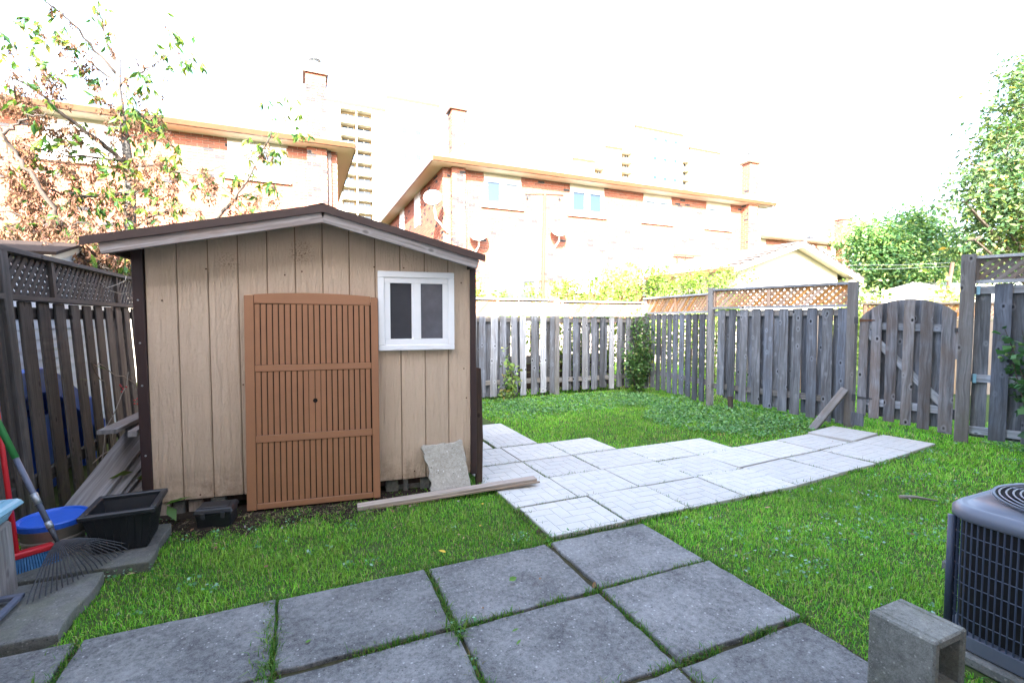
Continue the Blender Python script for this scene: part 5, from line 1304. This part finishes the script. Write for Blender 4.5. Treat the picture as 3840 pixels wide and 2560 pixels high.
def hedge(name, label, segs, ncl, nleaf, lsize, cols, wts, cat='hedge'):
    root = thing(name, label, cat, (segs[0][0], segs[0][2], GZ)); P = []
    def stems(m):
        for x0, x1, y0, y1, z0, z1 in segs:
            k = max(2, int((x1 - x0) / .35))
            for i in range(k):
                x = x0 + (i + .5) * (x1 - x0) / k; m.tube([(x, (y0 + y1) / 2, GZ), (x + R_.uniform(-.1, .1), (y0 + y1) / 2, (z0 + z1) / 2), (x + R_.uniform(-.2, .2), (y0 + y1) / 2, z1 * .95)], [.02, .014, .006], 6)
    part('stems', M['bark'], root, stems)
    for x0, x1, y0, y1, z0, z1 in segs:
        k = int(ncl * (x1 - x0))
        cc = np.stack([NP.uniform(x0, x1, k), NP.uniform(y0, y1, k), z0 + (z1 - z0) * NP.random(k) ** .8], 1)
        cc[:, 2] += .22 * (vnoise(cc[:, 0], cc[:, 0] * 0, 2.2, 31) - .5)
        cc = cc[vnoise(cc[:, 0], cc[:, 2], 3.0, 41) > .22]
        q = NP.normal(0, .085, (len(cc), nleaf, 3)); P.append((cc[:, None, :] + q).reshape(-1, 3))
    P = np.concatenate(P); n = len(P)
    leafmesh('foliage', P, rdir_(n, -.3, .8), rdir_(n, .9, 1.), NP.uniform(.6, 1.3, n) * lsize, pick(n, cols, wts, .3), M['leaf'], .6, .3, root)
    return root
hedge('hedge', 'sunlit yellow green hedge behind the side fence', [(4.75, 5.5, 8.3, 8.9, .2, 2.15), (5.4, 6.6, 8.3, 8.9, .2, 2.3), (6.6, 8.0, 8.2, 8.9, .2, 2.42), (8.0, 9.9, 8.1, 8.8, .2, 2.5)], 110, 26, .085, [(.17, .26, .045), (.23, .31, .06), (.12, .21, .04)], [3, 2, 2])
hedge('garden_bushes', 'loose sunlit bushes with yellow flowers behind the far back fence', [(2.7, 3.4, 8.9, 9.6, .2, 2.3), (3.6, 4.2, 8.6, 9.2, .2, 1.95), (4.2, 4.8, 8.6, 9.2, .2, 2.1)], 75, 20, .095, [(.16, .25, .05), (.24, .31, .08), (.13, .21, .05), (.45, .38, .05)], [3, 2, 2, .5], 'bushes')
for x in np.linspace(2.4, 6.1, 9):
    pass
bed = thing('raised_bed', 'dark timber raised bed seen through the gaps of the back fence', 'planter', (4.6, 8.6, GZ))
for k in range(4):
    part('bed_board', M['dark_plank'] if k < 3 else M['lumber'], bed, lambda m: m.beam((2.4, 8.62, .10 + k * .17), (6.2, 8.62, .10 + k * .17), .04, .16))
# ================================================================== laundry pole
LP = thing('laundry_pole', 'rusty white T shaped laundry pole in front of the brick houses', 'pole', (5.45, 10.5, GZ))
pa_, pb_ = at(2043, 728, 10.5), at(2035, 1120, 10.5)
part('mast', M['rust_pole'], LP, lambda m: m.tube([(pb_.x, 10.5, GZ), (pb_.x, 10.5, pb_.z), pa_], [.045, .044, .038], 12), smooth=True)
la, lb_ = at(1972, 728, 10.5), at(2112, 733, 10.5)
part('arm', M['rust_pole'], LP, lambda m: m.tube([la, pa_, lb_], .022, 8), smooth=True)
for q in (la.lerp(lb_, .04), la.lerp(lb_, .9)):
    pu = part('pulley', M['dark_metal'], LP, lambda m: (m.tube([q, q + Vector((0, 0, -.06))], .008, 6), m.tube([q + Vector((-.012, 0, -.10)), q + Vector((.012, 0, -.10))], .045, 12)))

# ================================================================== brick houses
YG, YW = 12.9, 13.35
BRK = [MB().box(-.107, .107, -.007, .007, -.0325, .0325).mesh('brick', b) for b in BR]
def bricks_x(root, x0, x1, z0, z1, Y, holes, singles, seed, front=-1):
    """brick courses on a wall that faces -Y; nearest 'singles' under the eave are pieces of their own"""
    rr = random.Random(seed); m = MB(); cnt = 0; k = int((z1 - z0) / .0755); inv = root.location
    for c in range(k):
        z = z1 - .036 - c * .0755; x = x0 - (.1125 if c % 2 else 0)
        while x < x1:
            a, b = max(x + .005, x0), min(x + .220, x1); x += .225
            if b - a < .03: continue
            if any(a < h[1] and b > h[0] and z + .03 > h[2] and z - .03 < h[3] for h in holes):
                for h in holes:
                    if z + .03 > h[2] and z - .03 < h[3]:
                        if a < h[0] < b: b = h[0]
                        elif a < h[1] < b: a = h[1]
                        elif a >= h[0] and b <= h[1]: b = a
                if b - a < .03: continue
            mi = 3 if rr.random() < .035 else rr.choice((0, 0, 1, 1, 2))
            if cnt < singles:
                o = link('brick', BRK[mi], root); o.location = Vector(((a + b) / 2, Y - .007, z)) - inv; o.scale = ((b - a) / .214, 1, 1); cnt += 1
            else:
                m.mi = mi; m.box(a, b, Y - .014, Y, z - .0325, z + .0325)
    return tag(m.build('brick_courses', BR, root), kind='stuff')
def bricks_y(root, y0, y1, z0, z1, X, sx, seed, holes=()):
    rr = random.Random(seed); m = MB(); k = int((z1 - z0) / .0755)
    for c in range(k):
        z = z1 - .036 - c * .0755; y = y0 - (.1125 if c % 2 else 0)
        while y < y1:
            a, b = max(y + .005, y0), min(y + .220, y1); y += .225
            if b - a < .03 or any(a < h[1] and b > h[0] and z + .03 > h[2] and z - .03 < h[3] for h in holes): continue
            m.mi = 3 if rr.random() < .08 else rr.choice((0, 0, 1, 1, 2)); m.box(min(X, X + sx * .014), max(X, X + sx * .014), a, b, z - .0325, z + .0325)
    return tag(m.build('brick_courses', BR, root), kind='stuff')
def hwindow(root, x0, x1, z0, z1, Y, kind='slider', sill=True, head=.16, pane=('glass_blue', 'glass_pale')):
    w = part('window', M['white_vinyl'], root, lambda m: (m.box(x0, x1, Y - .04, Y + .05, z1 - .06, z1), m.box(x0, x1, Y - .04, Y + .05, z0, z0 + .07), m.box(x0, x0 + .06, Y - .04, Y + .05, z0 + .07, z1 - .06), m.box(x1 - .06, x1, Y - .04, Y + .05, z0 + .07, z1 - .06), m.box((x0 + x1) / 2 - .045, (x0 + x1) / 2 + .045, Y - .035, Y + .05, z0 + .07, z1 - .06)))
    c = (x0 + x1) / 2
    for (a, b), g in (((x0 + .06, c - .045), pane[0]), ((c + .045, x1 - .06), pane[1])):
        sf = part('sash', M['white_vinyl'], w, lambda m: ring(m, a + .003, b - .003, z0 + .073, z1 - .063, .05, .05, .05, .05, Y - .015, Y + .02))
        part('pane', M[pane[0] if g == pane[0] else pane[1]], w, lambda m: m.box(a + .05, b - .05, Y - .011, Y - .004, z0 + .12, z1 - .11))
    if head: part('header_panel', M['soffit'], w, lambda m: m.box(x0 - .01, x1 + .01, Y - .03, Y + .03, z1 + .002, z1 + head))
    if sill: part('sill', M['mortar'], w, lambda m: m.box(x0 - .10, x1 + .10, Y - .09, Y + .02, z0 - .085, z0 - .004), bevel=.006)
    return w
def blinds(w, x0, x1, z0, z1, Y, mat):
    k = max(3, int((x1 - x0) / .09))
    for i in range(k):
        x = x0 + (i + .5) * (x1 - x0) / k
        part('blind_slat', M[mat], w, lambda m: m.box(x - .032, x + .032, Y - .004, Y + .0, z0, z1))
def chimney(root, x0, x1, y0, y1, z0, z1, seed, flue=.3, cap=True):
    ch = part('chimney', M['mortar'], root, lambda m: m.box(x0 + .012, x1 - .012, y0 + .012, y1, z0, z1))
    rr = random.Random(seed); m = MB(); k = int((z1 - z0) / .0755)
    for c in range(k):
        z = z1 - .036 - c * .0755
        for axis in (0, 1, 2):
            L0, L1 = (x0, x1) if axis == 0 else (y0, y1); q = L0 - (.1125 if (c + axis) % 2 else 0)
            while q < L1:
                a, b = max(q + .005, L0), min(q + .22, L1); q += .225
                if b - a < .03: continue
                m.mi = 3 if rr.random() < .12 else rr.choice((0, 1, 1, 2))
                if axis == 0: m.box(a, b, y0 - .002, y0 + .012, z - .0325, z + .0325)
                elif axis == 1: m.box(x0 - .002, x0 + .012, a + .013, b, z - .0325, z + .0325)
                else: m.box(x1 - .012, x1 + .002, a + .013, b, z - .0325, z + .0325)
    tag(m.build('brick_courses', BR, ch), kind='stuff')
    part('chimney_cap', M['gutter'], ch, lambda m: m.box(x0 - .06, x1 + .06, y0 - .06, y1 + .06, z1 + .002, z1 + .075))
    if flue:
        cx, cy = (x0 + x1) / 2, (y0 + y1) / 2
        part('flue', M['galv'], ch, lambda m: m.lathe([(.11, 0), (.11, flue), (.07, flue), (.07, flue + .05), (.15, flue + .06), (.16, flue + .10), (.02, flue + .16)], (cx, cy, z1 + .07), 16))
    return ch
def eaves(root, xa, xb, z, yb, side=0):
    """soffit and gutter along the front, and along one side (-1 left, 1 right)"""
    part('soffit', M['soffit'], root, lambda m: m.box(xa, xb, YG + .02, YW + .02, z - .02, z))
    part('gutter', M['gutter'], root, lambda m: m.add([(xa, YG - .06, z + .11), (xa, YG - .075, z + .09), (xa, YG - .03, z - .005), (xa, YG + .02, z - .015), (xa, YG + .02, z + .11), (xb, YG - .06, z + .11), (xb, YG - .075, z + .09), (xb, YG - .03, z - .005), (xb, YG + .02, z - .015), (xb, YG + .02, z + .11)],
         [(0, 1, 6, 5), (1, 2, 7, 6), (2, 3, 8, 7), (4, 0, 5, 9), (3, 4, 9, 8), (0, 4, 3, 2, 1), (5, 6, 7, 8, 9)]))
HW = 5.72
# --- left house
H1 = thing('brick_house', 'left brick house with two upper windows behind the seed bearing tree', 'house', (-3.5, YW, GZ))
hx0, hx1 = -13.0, .92
part('wall', M['mortar'], H1, lambda m: m.box(hx0, hx1, YW, YW + 9.5, GZ, HW + .02))
h1w = [(-1.52, -.26, 4.83, 5.62), (-4.9, -3.55, 4.83, 5.62)]
bricks_x(H1, -7.2, .20, 2.3, HW, YW, [(a, b, c - .085, d + .12) for a, b, c, d in h1w], 170, 1)
bricks_x(H1, .68, .92, 2.3, HW, YW, [], 0, 2)
for a, b, c, d in h1w:
    w = hwindow(H1, a, b, c, d, YW, pane=('glass_pale', 'glass_blue'), head=.10)
bricks_y(H1, YW, YW + 9.4, 2.3, HW, hx1, 1, 4)
eaves(H1, hx0 - .4, 1.33, HW, 0)
part('soffit', M['soffit'], H1, lambda m: m.box(.93, 1.33, YW + .022, YW + 10, HW - .02, HW))
part('fascia', M['gutter'], H1, lambda m: m.box(1.332, 1.36, YG, YW + 10, HW - .03, HW + .12))
part('roof', M['shingle'], H1, lambda m: m.add([(hx0 - .4, YG, HW + .1), (1.35, YG, HW + .1), (1.35, YW + 10, HW + .1), (hx0 - .4, YW + 10, HW + .1), (hx0 + 4, YW + 4.8, HW + 1.2), (-3.4, YW + 4.8, HW + 1.2)], [(0, 1, 5, 4), (2, 3, 4, 5), (1, 2, 5), (3, 0, 4)]))
chimney(H1, .21, .68, YW - .18, YW + .45, 2.3, 7.50, 7, .34)
part('downspout', M['dark_brown'], H1, lambda m: m.beam((.74, YW - .05, 1.5), (.74, YW - .05, HW), .08, .07, (0, 1, 0)))
part('roof_vent', M['galv'], H1, lambda m: m.lathe([(.18, 0), (.18, .12), (.24, .14), (.24, .2), (.02, .26)], (-2.3, YG + 1.8, HW + .42), 14))
# --- middle house
H2 = thing('brick_house', 'middle two storey brick house with four upper windows and end chimneys', 'house', (9.5, YW, GZ))
kx0, kx1 = 3.74, 16.25
part('wall', M['mortar'], H2, lambda m: m.box(kx0, kx1, YW, YW + 9.5, GZ, HW + .02))
h2w = [(4.96, 6.14, 4.75, 5.55), (7.86, 9.12, 4.75, 5.55), (10.74, 11.92, 4.75, 5.55), (13.58, 14.74, 4.75, 5.55)]
low = [(5.30, 6.75, 1.25, 3.58), (7.85, 9.05, 2.3, 3.45), (10.74, 12.03, 2.2, 3.45)]
bricks_x(H2, 4.36, 15.33, 1.2, HW, YW, [(a, b, c - .085, d + .18) for a, b, c, d in h2w] + [(a, b, c, d) for a, b, c, d in low], 200, 11)
bricks_x(H2, 3.74, 3.95, 1.2, HW, YW, [], 0, 13); bricks_x(H2, 15.8, 16.25, 1.2, HW, YW, [], 0, 14)
bricks_y(H2, YW, YW + 9.4, 1.2, HW, kx0, -1, 12, [(16.2, 16.9, 4.6, HW), (18.9, 19.8, 4.6, HW)])
for i, (a, b, c, d) in enumerate(h2w):
    w = hwindow(H2, a, b, c, d, YW, pane=(('glass_blue', 'glass_pale'), ('glass_blue', 'glass_blue'), ('glass_pale', 'glass_pale'), ('glass_pale', 'glass_pale'))[i], head=.165)
    if i == 3: blinds(w, (a + b) / 2 + .1, b - .12, c + .1, d - .1, YW - .022, 'soffit')
for i, (a, b, c, d) in enumerate(low):
    w = hwindow(H2, a, b, c, d, YW, head=0, sill=False, pane=('glass', 'glass') if i == 0 else ('glass_pale', 'glass_pale'))
    if i == 1: blinds(w, a + .12, b - .12, c + .1, d - .1, YW - .022, 'soffit')
for y in (16.2, 18.9):
    part('window', M['white_vinyl'], H2, lambda m: m.box(kx0 - .03, kx0 + .02, y, y + .8, 4.6, HW - .04))
eaves(H2, 3.33, 16.62, HW - .02, 0)
part('soffit', M['soffit'], H2, lambda m: m.box(3.33, kx0 - .002, YW + .022, YW + 10, HW - .04, HW - .02))
part('fascia', M['gutter'], H2, lambda m: m.box(3.29, 3.328, YG - .05, YW + 10, HW - .05, HW + .10))
part('roof', M['shingle'], H2, lambda m: m.add([(3.30, YG, HW + .08), (16.64, YG, HW + .08), (16.64, YW + 10, HW + .08), (3.30, YW + 10, HW + .08), (8.2, YW + 4.8, HW + 1.15), (11.8, YW + 4.8, HW + 1.15)], [(0, 1, 5, 4), (2, 3, 4, 5), (1, 2, 5), (3, 0, 4)]))
c2 = chimney(H2, 3.95, 4.35, YW - .18, YW + .22, 1.2, 7.25, 17, 0)
c3 = chimney(H2, 15.33, 15.80, YW - .35, YW + .02, 1.2, 7.19, 18, .28)
for cc_, (a_, b_, y_) in ((c3, (15.33, 15.80, YW - .35)), (c2, (3.95, 4.35, YW - .18))):
    part('flashing', M['galv'], cc_, lambda m: m.box(a_ - .02, b_ + .02, y_ - .02, y_ + .42, HW + .10, HW + .34))
for px, py, h in ((2102, 588, 0), (2133, 594, 0), (2028, 638, 0), (2088, 645, 0)):
    b = at(px, py, YG + 2.0)
    part('vent_pipe', M['galv'], H2, lambda m: m.lathe([(.05, -1.4), (.05, 0), (.11, .01), (.12, .05), (.06, .06), (.06, .09), (.12, .10), (.10, .15), (.01, .17)] if py < 600 else [(.16, -.5), (.16, 0), (.2, .02), (.02, .1)], b, 12))
part('conduit', M['dark_brown'], H2, lambda m: m.tube([(4.42, YW - .03, 1.4), (4.42, YW - .03, 5.3)], .018, 6))
part('downspout', M['blue_grey'], H2, lambda m: (m.tube([(16.5, YG + .02, HW - .02), (16.5, YG + .03, HW - .22), (16.3, YW - .04, HW - .30), (16.3, YW - .04, 1.2)], .04, 8)))
AW = thing('retracted_awning', 'folded brown awning bar on the middle house wall', 'awning', at(2510, 955, YW - .2))
aa, ab = at(2528, 954, YW - .12), at(2645, 962, YW - .12)
part('bar', M['rust'], AW, lambda m: m.beam(aa, ab, .04, .035)); 
for f in (.1, .35, .6): part('arm', M['dark_metal'], AW, lambda m: m.tube([aa.lerp(ab, f), aa.lerp(ab, f) + Vector((.08, .05, -.30 + .2 * f))], .012, 6))
# satellite dishes on the middle house
def dish(px, py, Y, rpx, label, arm):
    c = at(px, py, Y); dep = (c - Vector((0, 0, EYE))).dot(_F); r = rpx * dep / FPX
    D = thing('satellite_dish', label, 'dish', c, 0, 'satellite dishes on the middle house')
    aim = Vector((-.35, -.85, .45)).normalized(); q = aim.to_track_quat('Z', 'Y').to_matrix().to_4x4()
    m = MB(); m.lathe([(.0001, -.16 * r), (r * .5, -.12 * r), (r * .85, -.03 * r), (r, .02 * r), (r * .99, .05 * r), (r * .83, .0), (r * .5, -.09 * r), (.0001, -.13 * r)], (0, 0, 0), 28)
    o = m.build('reflector', M['white_paint'], D, local=True, smooth=True); o.matrix_local = q
    side = Vector((.2, 0, -.95)); tip = aim * r * 1.3 + Vector((0, 0, -r * .35))
    part('feed_arm', M['galv'], D, lambda m: m.tube([Vector((0, 0, -r * .9)) + aim * .03, tip], .018, 6), local=True)
    part('feed_horn', M['galv'], D, lambda m: m.tube([tip, tip - aim * .10], [.03, .04], 8), local=True)
    part('bracket', M['white_paint'], D, lambda m: m.tube([aim * (-.1 * r), Vector(arm[0]), Vector(arm[1])], .028, 8), local=True)
dish(1622, 740, 12.95, 34, 'round white satellite dish on a bracket at the house corner', ((.12, .1, -.55), (.52, .35, -.85)))
dish(2098, 858, 13.0, 32, 'white satellite dish on the wall right of the laundry pole', ((.05, .12, -.35), (.0, .34, -.55)))
dish(1795, 872, 13.0, 36, 'white satellite dish on the wall above the tip of the shed roof', ((.05, .12, -.35), (.0, .34, -.55)))
# --- third house, further back on the right
H3 = thing('brick_house', 'distant brick house with chimney behind the pale garage', 'house', (34, 24.5, GZ))
y3 = 24.5; g0_, g1_ = at(2700, 861, 24), at(3171, 917, 24); z3 = 7.12
part('wall', M['mortar'], H3, lambda m: m.box(24.5, 38.4, y3, y3 + 9, GZ, z3))
h3w = [(29.2, 30.6, 6.1, 6.85), (33.0, 34.3, 6.1, 6.8), (36.2, 37.3, 6.1, 6.8)]
bricks_x(H3, 29.0, 37.9, 4.6, z3, y3, [(a, b, c - .05, d + .25) for a, b, c, d in h3w], 60, 31)
for a, b, c, d in h3w: hwindow(H3, a, b, c, d, y3, head=.24)
part('soffit', M['soffit'], H3, lambda m: m.box(24, 38.9, 24.0, y3 + .01, z3, z3 + .03))
part('gutter', M['gutter'], H3, lambda m: m.box(24, 38.9, 23.9, 23.998, z3, z3 + .13))
part('roof', M['shingle'], H3, lambda m: m.add([(24, 23.95, z3 + .12), (38.95, 23.95, z3 + .12), (38.95, y3 + 9.5, z3 + .12), (24, y3 + 9.5, z3 + .12), (28, y3 + 4.5, z3 + 1.75), (34.5, y3 + 4.5, z3 + 1.75)], [(0, 1, 5, 4), (2, 3, 4, 5), (1, 2, 5), (3, 0, 4)]))
ca_, cb_ = at(3150, 825, 24.5), at(3190, 905, 24.5)
chimney(H3, ca_.x, ca_.x + 1.0, 24.3, 24.9, 3.5, ca_.z, 33, .3)
part('roof_vent', M['dark_metal'], H3, lambda m: m.box(36.1, 36.6, 25.0, 25.3, z3 + .4, z3 + .68))

# ================================================================== pale garage behind the side fence
GA = thing('pale_garage', 'pale stuccoed garage with shingled gable roof behind the tall fence', 'garage', (13.1, 9.3, GZ))
GQ = 9.05
pk = at(3012, 903, GQ); el = at(2758, 996, GQ); er = at(3238, 1043, GQ)
gy, yb = GQ + .30, 13.0; gl_, gr_ = at(2790, 1000, GQ).x + .1, at(3172, 1000, GQ).x + .1
zl = 2.42
def gz(x): return pk.z - (pk.x - x) * (pk.z - el.z) / (pk.x - el.x) if x < pk.x else pk.z - (x - pk.x) * (pk.z - er.z) / (er.x - pk.x)
part('gable_wall', M['stucco'], GA, lambda m: m.plate([(gl_, GZ), (gr_, GZ), (gr_, gz(gr_) - .10), (pk.x, pk.z - .10), (gl_, gz(gl_) - .10)], (0, gy, 0), (1, 0, 0), (0, 0, 1), (0, -1, 0), .15))
part('side_wall', M['stucco'], GA, lambda m: m.box(gl_, gl_ + .15, gy + .151, 12.6, GZ, gz(gl_) - .1)); part('side_wall', M['stucco'], GA, lambda m: m.box(gr_ - .15, gr_, gy + .151, 12.6, GZ, gz(gr_) - .1))
for xa, xb in ((el.x, pk.x), (pk.x, er.x)):
    rp = part('roof_slope', M['shingle'], GA, lambda m: m.plate([(xa, gz(xa) - .02), (xb, gz(xb) - .02), (xb, gz(xb)), (xa, gz(xa))], (0, GQ - .02, 0), (1, 0, 0), (0, 0, 1), (0, -1, 0), 4.0))
    part('rake_board', M['white_paint'], GA, lambda m: m.plate([(xa, gz(xa) - .16), (xb, gz(xb) - .16), (xb, gz(xb) - .022), (xa, gz(xa) - .022)], (0, GQ, 0), (1, 0, 0), (0, 0, 1), (0, -1, 0), .03))
    part('soffit', M['soffit'], GA, lambda m: m.add([(xa, GQ + .032, gz(xa) - .13), (xb, GQ + .032, gz(xb) - .13), (xb, gy, gz(xb) - .13), (xa, gy, gz(xa) - .13)], [(3, 2, 1, 0)]))
    k = 24
    for i in range(k):
        f0, f1 = i / k, (i + 1) / k; a, b = (xa + (xb - xa) * f0, xa + (xb - xa) * f1)
        up = .012 + .006 * (i % 2)
        part('shingle', M['shingle_brown'] if i % 3 else M['shingle'], rp, lambda m: m.plate([(a, gz(a) + .001), (b, gz(b) + .001), (b, gz(b) + up), (a, gz(a) + up * 1.6 if xa > pk.x - .1 else gz(a) + up)], (0, GQ - .035 - .004 * (i % 2), 0), (1, 0, 0), (0, 0, 1), (0, -1, 0), .5))
part('eave_box', M['soffit'], GA, lambda m: m.box(er.x - .42, er.x - .02, GQ + .05, 12.6, er.z - .20, er.z - .03))
part('gutter', M['pale_blue'] if False else M['gutter'], GA, lambda m: m.box(el.x - .06, el.x + .05, GQ + .05, 12.6, el.z - .11, el.z - .02))

# white outbuilding, leaning pole and wires at the right
WB = thing('white_outbuilding', 'low white shed roof beyond the gate, in front of the trees', 'shed', (23, 12.5, GZ))
qa, qb, qc = at(3310, 1092, 11.5), at(3440, 1052, 14.0), at(3700, 1045, 14.0)
qd = at(3700, 1095, 11.5)
part('roof', M['white_paint'], WB, lambda m: m.add([tuple(qa), (qd.x, qd.y, qa.z), (qc.x, qc.y, qb.z), tuple(qb), (qa.x, qa.y, qa.z - .12), (qd.x, qd.y, qa.z - .12)], [(0, 1, 2, 3), (4, 5, 1, 0)]))
part('wall', M['stucco'], WB, lambda m: m.box(qa.x + .1, qd.x - .1, 11.6, 13.9, GZ, qa.z - .125))
part('rear_wall', M['stucco'], WB, lambda m: m.box(qb.x + .1, qc.x, 13.902, 14.05, GZ, qb.z - .02))
LPo = thing('leaning_pole', 'thin leaning wooden pole with wires beyond the gate', 'pole', at(3545, 1130, 9.2) * Vector((1, 1, 0)) + Vector((0, 0, GZ)))
pb2, pt2 = at(3548, 1130, 9.2), at(3572, 985, 9.2)
part('mast', M['rust_pole'], LPo, lambda m: m.tube([pb2 + (pb2 - pt2) * 1.2, pb2, pt2], [.07, .07, .06], 8), smooth=True)
for k, (y0, y1) in enumerate(((995, 985), (1010, 998))):
    a, b = at(3180, y0, 12.5), at(3570, y1, 9.2)
    o = MB().tube([a, a.lerp(b, .5) + Vector((0, 0, -.03)), b], .005, 5).build('overhead_wire', M['galv'])
    tag(o, ('upper' if k == 0 else 'lower') + ' of two pale wires running left from the leaning pole', 'wire')
# neighbour's fences behind the gate
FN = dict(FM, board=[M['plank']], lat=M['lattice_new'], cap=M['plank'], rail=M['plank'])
fence('board_fence', 'neighbour fence with lattice seen over the right side of the gate', (9.6, 5.6), (12.2, 4.0), 1.72, 1.40, even(3.0, .15, .14, .04), [], (1.3, .3), FN)
lo = fence('board_fence', 'sunlit low wooden fence rail seen over the left side of the gate', (8.3, 6.7), (9.3, 5.8), 0, 1.50, even(1.3, .15, .14, .04), [], (1.42, .3), FN)
shrub('sunlit_bush', 'sunlit pale green bush between garage and gate', (13.6, 8.2, GZ), [(13.6 + R_.uniform(-.9, .9), 8.2 + R_.uniform(-.6, .6), R_.uniform(1.2, 2.35)) for _ in range(16)], 130, .22, .13, [(.19, .27, .07), (.25, .31, .09), (.13, .20, .06)], [2, 2, 1], cat='bush')
shrub('sunlit_bush', 'thin sunlit leafy branches in front of the white outbuilding', (17.2, 7.6, GZ), [(17.2 + R_.uniform(-.8, .9), 7.6 + R_.uniform(-.4, .4), R_.uniform(1.6, 2.6)) for _ in range(9)], 40, .16, .16, [(.22, .28, .07), (.34, .33, .10)], [2, 1], cat='bush', along=.4)

# ================================================================== apartment towers
def tower_block(root, name, x0, x1, y0, y1, z1, mat='concrete_tower'):
    return part(name, M[mat], root, lambda m: m.box(x0, x1, y0, y1, GZ, z1))
def balcony_bay(root, x0, x1, Y, ztop, n, fl, depth=1.6, two=True, gl='glass_blue'):
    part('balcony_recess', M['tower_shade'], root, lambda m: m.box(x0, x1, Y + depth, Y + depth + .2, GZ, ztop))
    for k in range(n):
        z = ztop - (k + 1) * fl
        b = part('balcony', M['concrete_tower'], root, lambda m: m.box(x0, x1, Y - .05, Y + depth, z - .22, z))
        part('balcony_glass', M['balcony_blue'], b, lambda m: m.box(x0 + .1, x1 - .1, Y - .02, Y + .02, z + .06, z + .95))
        part('railing', M['white_paint'], b, lambda m: (m.box(x0, x1, Y - .05, Y + .05, z + .96, z + 1.06), [m.box(q - .04, q + .04, Y - .045, Y + .045, z, z + .96) for q in np.linspace(x0 + .05, x1 - .05, 5)]))
        for a, c in ((x0 + .5, (x0 + x1) / 2 - .5), ((x0 + x1) / 2 + .4, x1 - .3)):
            w = part('window', M['glass_blue'], root, lambda m: m.box(a, c, Y + depth - .06, Y + depth - .002, z + .25, z + fl - .55))
            part('frame', M['white_paint'], w, lambda m: m.box((a + c) / 2 - .05, (a + c) / 2 + .05, Y + depth - .1, Y + depth - .062, z + .25, z + fl - .55))
        if two: part('divider', M['concrete_tower'], b, lambda m: m.box((x0 + x1) / 2 - .1, (x0 + x1) / 2 + .1, Y + .06, Y + depth - .11, z, z + fl - .24))
T1 = thing('apartment_tower', 'pale apartment tower with blue balconies above the left house roof', 'tower', (12, 110, GZ), 0, 'apartment towers')
fl = 2.62
tower_block(T1, 'left_wing', -2.1, 8.25, 107, 122, 45.8)
tower_block(T1, 'middle_wall', 14.55, 17.4, 107, 122, 45.7)
tower_block(T1, 'right_wing', 17.42, 29.0, 106.2, 122, 48.2)
tower_block(T1, 'core', 8.252, 14.548, 109.0, 122, 45.7)
part('roof_slab', M['concrete_tower'], T1, lambda m: m.box(8.255, 14.545, 106.9, 122, 45.0, 45.65))
part('penthouse', M['white_paint'], T1, lambda m: m.box(9.4, 17.0, 109, 118, 45.7, 48.1))
balcony_bay(T1, 8.26, 14.54, 107, 45.0, 13, fl)
for z in (41.5, 41.4 - 2 * fl, 41.4 - 5 * fl):
    for x in (20.6, 23.6): part('window', M['glass_blue'], T1, lambda m: m.box(x, x + 1.2, 106.14, 106.198, z, z + 1.1))
for z in (43.2, 40.2, 37.4): part('window', M['glass_blue'], T1, lambda m: m.box(4.6, 6.0, 106.94, 106.998, z, z + .9))
part('parapet_cap', M['cap_line'], T1, lambda m: m.box(-2.15, 8.25, 106.9, 107.3, 45.802, 46.4)); part('parapet_cap', M['cap_line'], T1, lambda m: m.box(17.4, 29.05, 106.1, 106.5, 48.202, 48.80)); part('parapet_cap', M['cap_line'], T1, lambda m: m.box(8.255, 17.38, 106.8, 107.2, 45.702, 46.3))
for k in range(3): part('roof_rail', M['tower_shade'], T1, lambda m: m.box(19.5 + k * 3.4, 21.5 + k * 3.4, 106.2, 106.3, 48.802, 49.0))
T2 = thing('apartment_tower', 'stepped apartment tower with blue balconies behind the middle house roof', 'tower', (118, 138, GZ), 0, 'apartment towers')
def tx(px): return at(px, 600, 135).x
f2 = 3.3
tower_block(T2, 'main_block', tx(2383), tx(2560), 135, 160, 66.0)
tower_block(T2, 'right_wing', tx(2602), tx(2715), 137, 160, 63.0)
tower_block(T2, 'bay_core', tx(2560) + .01, tx(2602) - .01, 139.2, 160, 62.3)
balcony_bay(T2, tx(2560) + .02, tx(2602) - .02, 137, 62.0, 9, f2, 2.0, False)
tower_block(T2, 'left_core', tx(2347) + .02, tx(2383) - .01, 139.5, 160, 63.0)
balcony_bay(T2, tx(2347) + .03, tx(2383) - .02, 136.5, 61.6, 9, f2, 2.4, False)
tower_block(T2, 'left_wing', tx(2290), tx(2347), 137.5, 160, 58.6)
tower_block(T2, 'step_core', tx(2254) + .02, tx(2290) - .01, 141, 160, 56.4)
balcony_bay(T2, tx(2254) + .03, tx(2290) - .02, 138.4, 55.5, 7, f2, 2.2, False)
tower_block(T2, 'low_wing', tx(2175), tx(2254), 139, 160, 53.5)
tower_block(T2, 'low_core', tx(2120), tx(2174), 142, 160, 50.5)
balcony_bay(T2, tx(2150), tx(2173), 140, 50.0, 4, f2, 1.9, False)
for a_, b_, y_, z_ in ((2383, 2560, 134.9, 66.0), (2602, 2715, 136.9, 63.0), (2290, 2347, 137.4, 58.6), (2175, 2254, 138.9, 53.5)): part('parapet_cap', M['cap_line'], T2, lambda m: m.box(tx(a_) - .2, tx(b_) + .2, y_, y_ + .8, z_ + .005, z_ + .95))
part('penthouse', M['white_paint'], T2, lambda m: m.box(tx(2300), tx(2440), 142, 158, 58.7, 67.6))
for r_ in range(5):
    for q in (2450, 2488, 2526): part('window', M['glass_blue'], T2, lambda m: m.box(tx(q), tx(q) + 1.6, 134.94, 134.998, 61 - r_ * f2 * 2 + 2, 62.2 - r_ * f2 * 2 + 2))
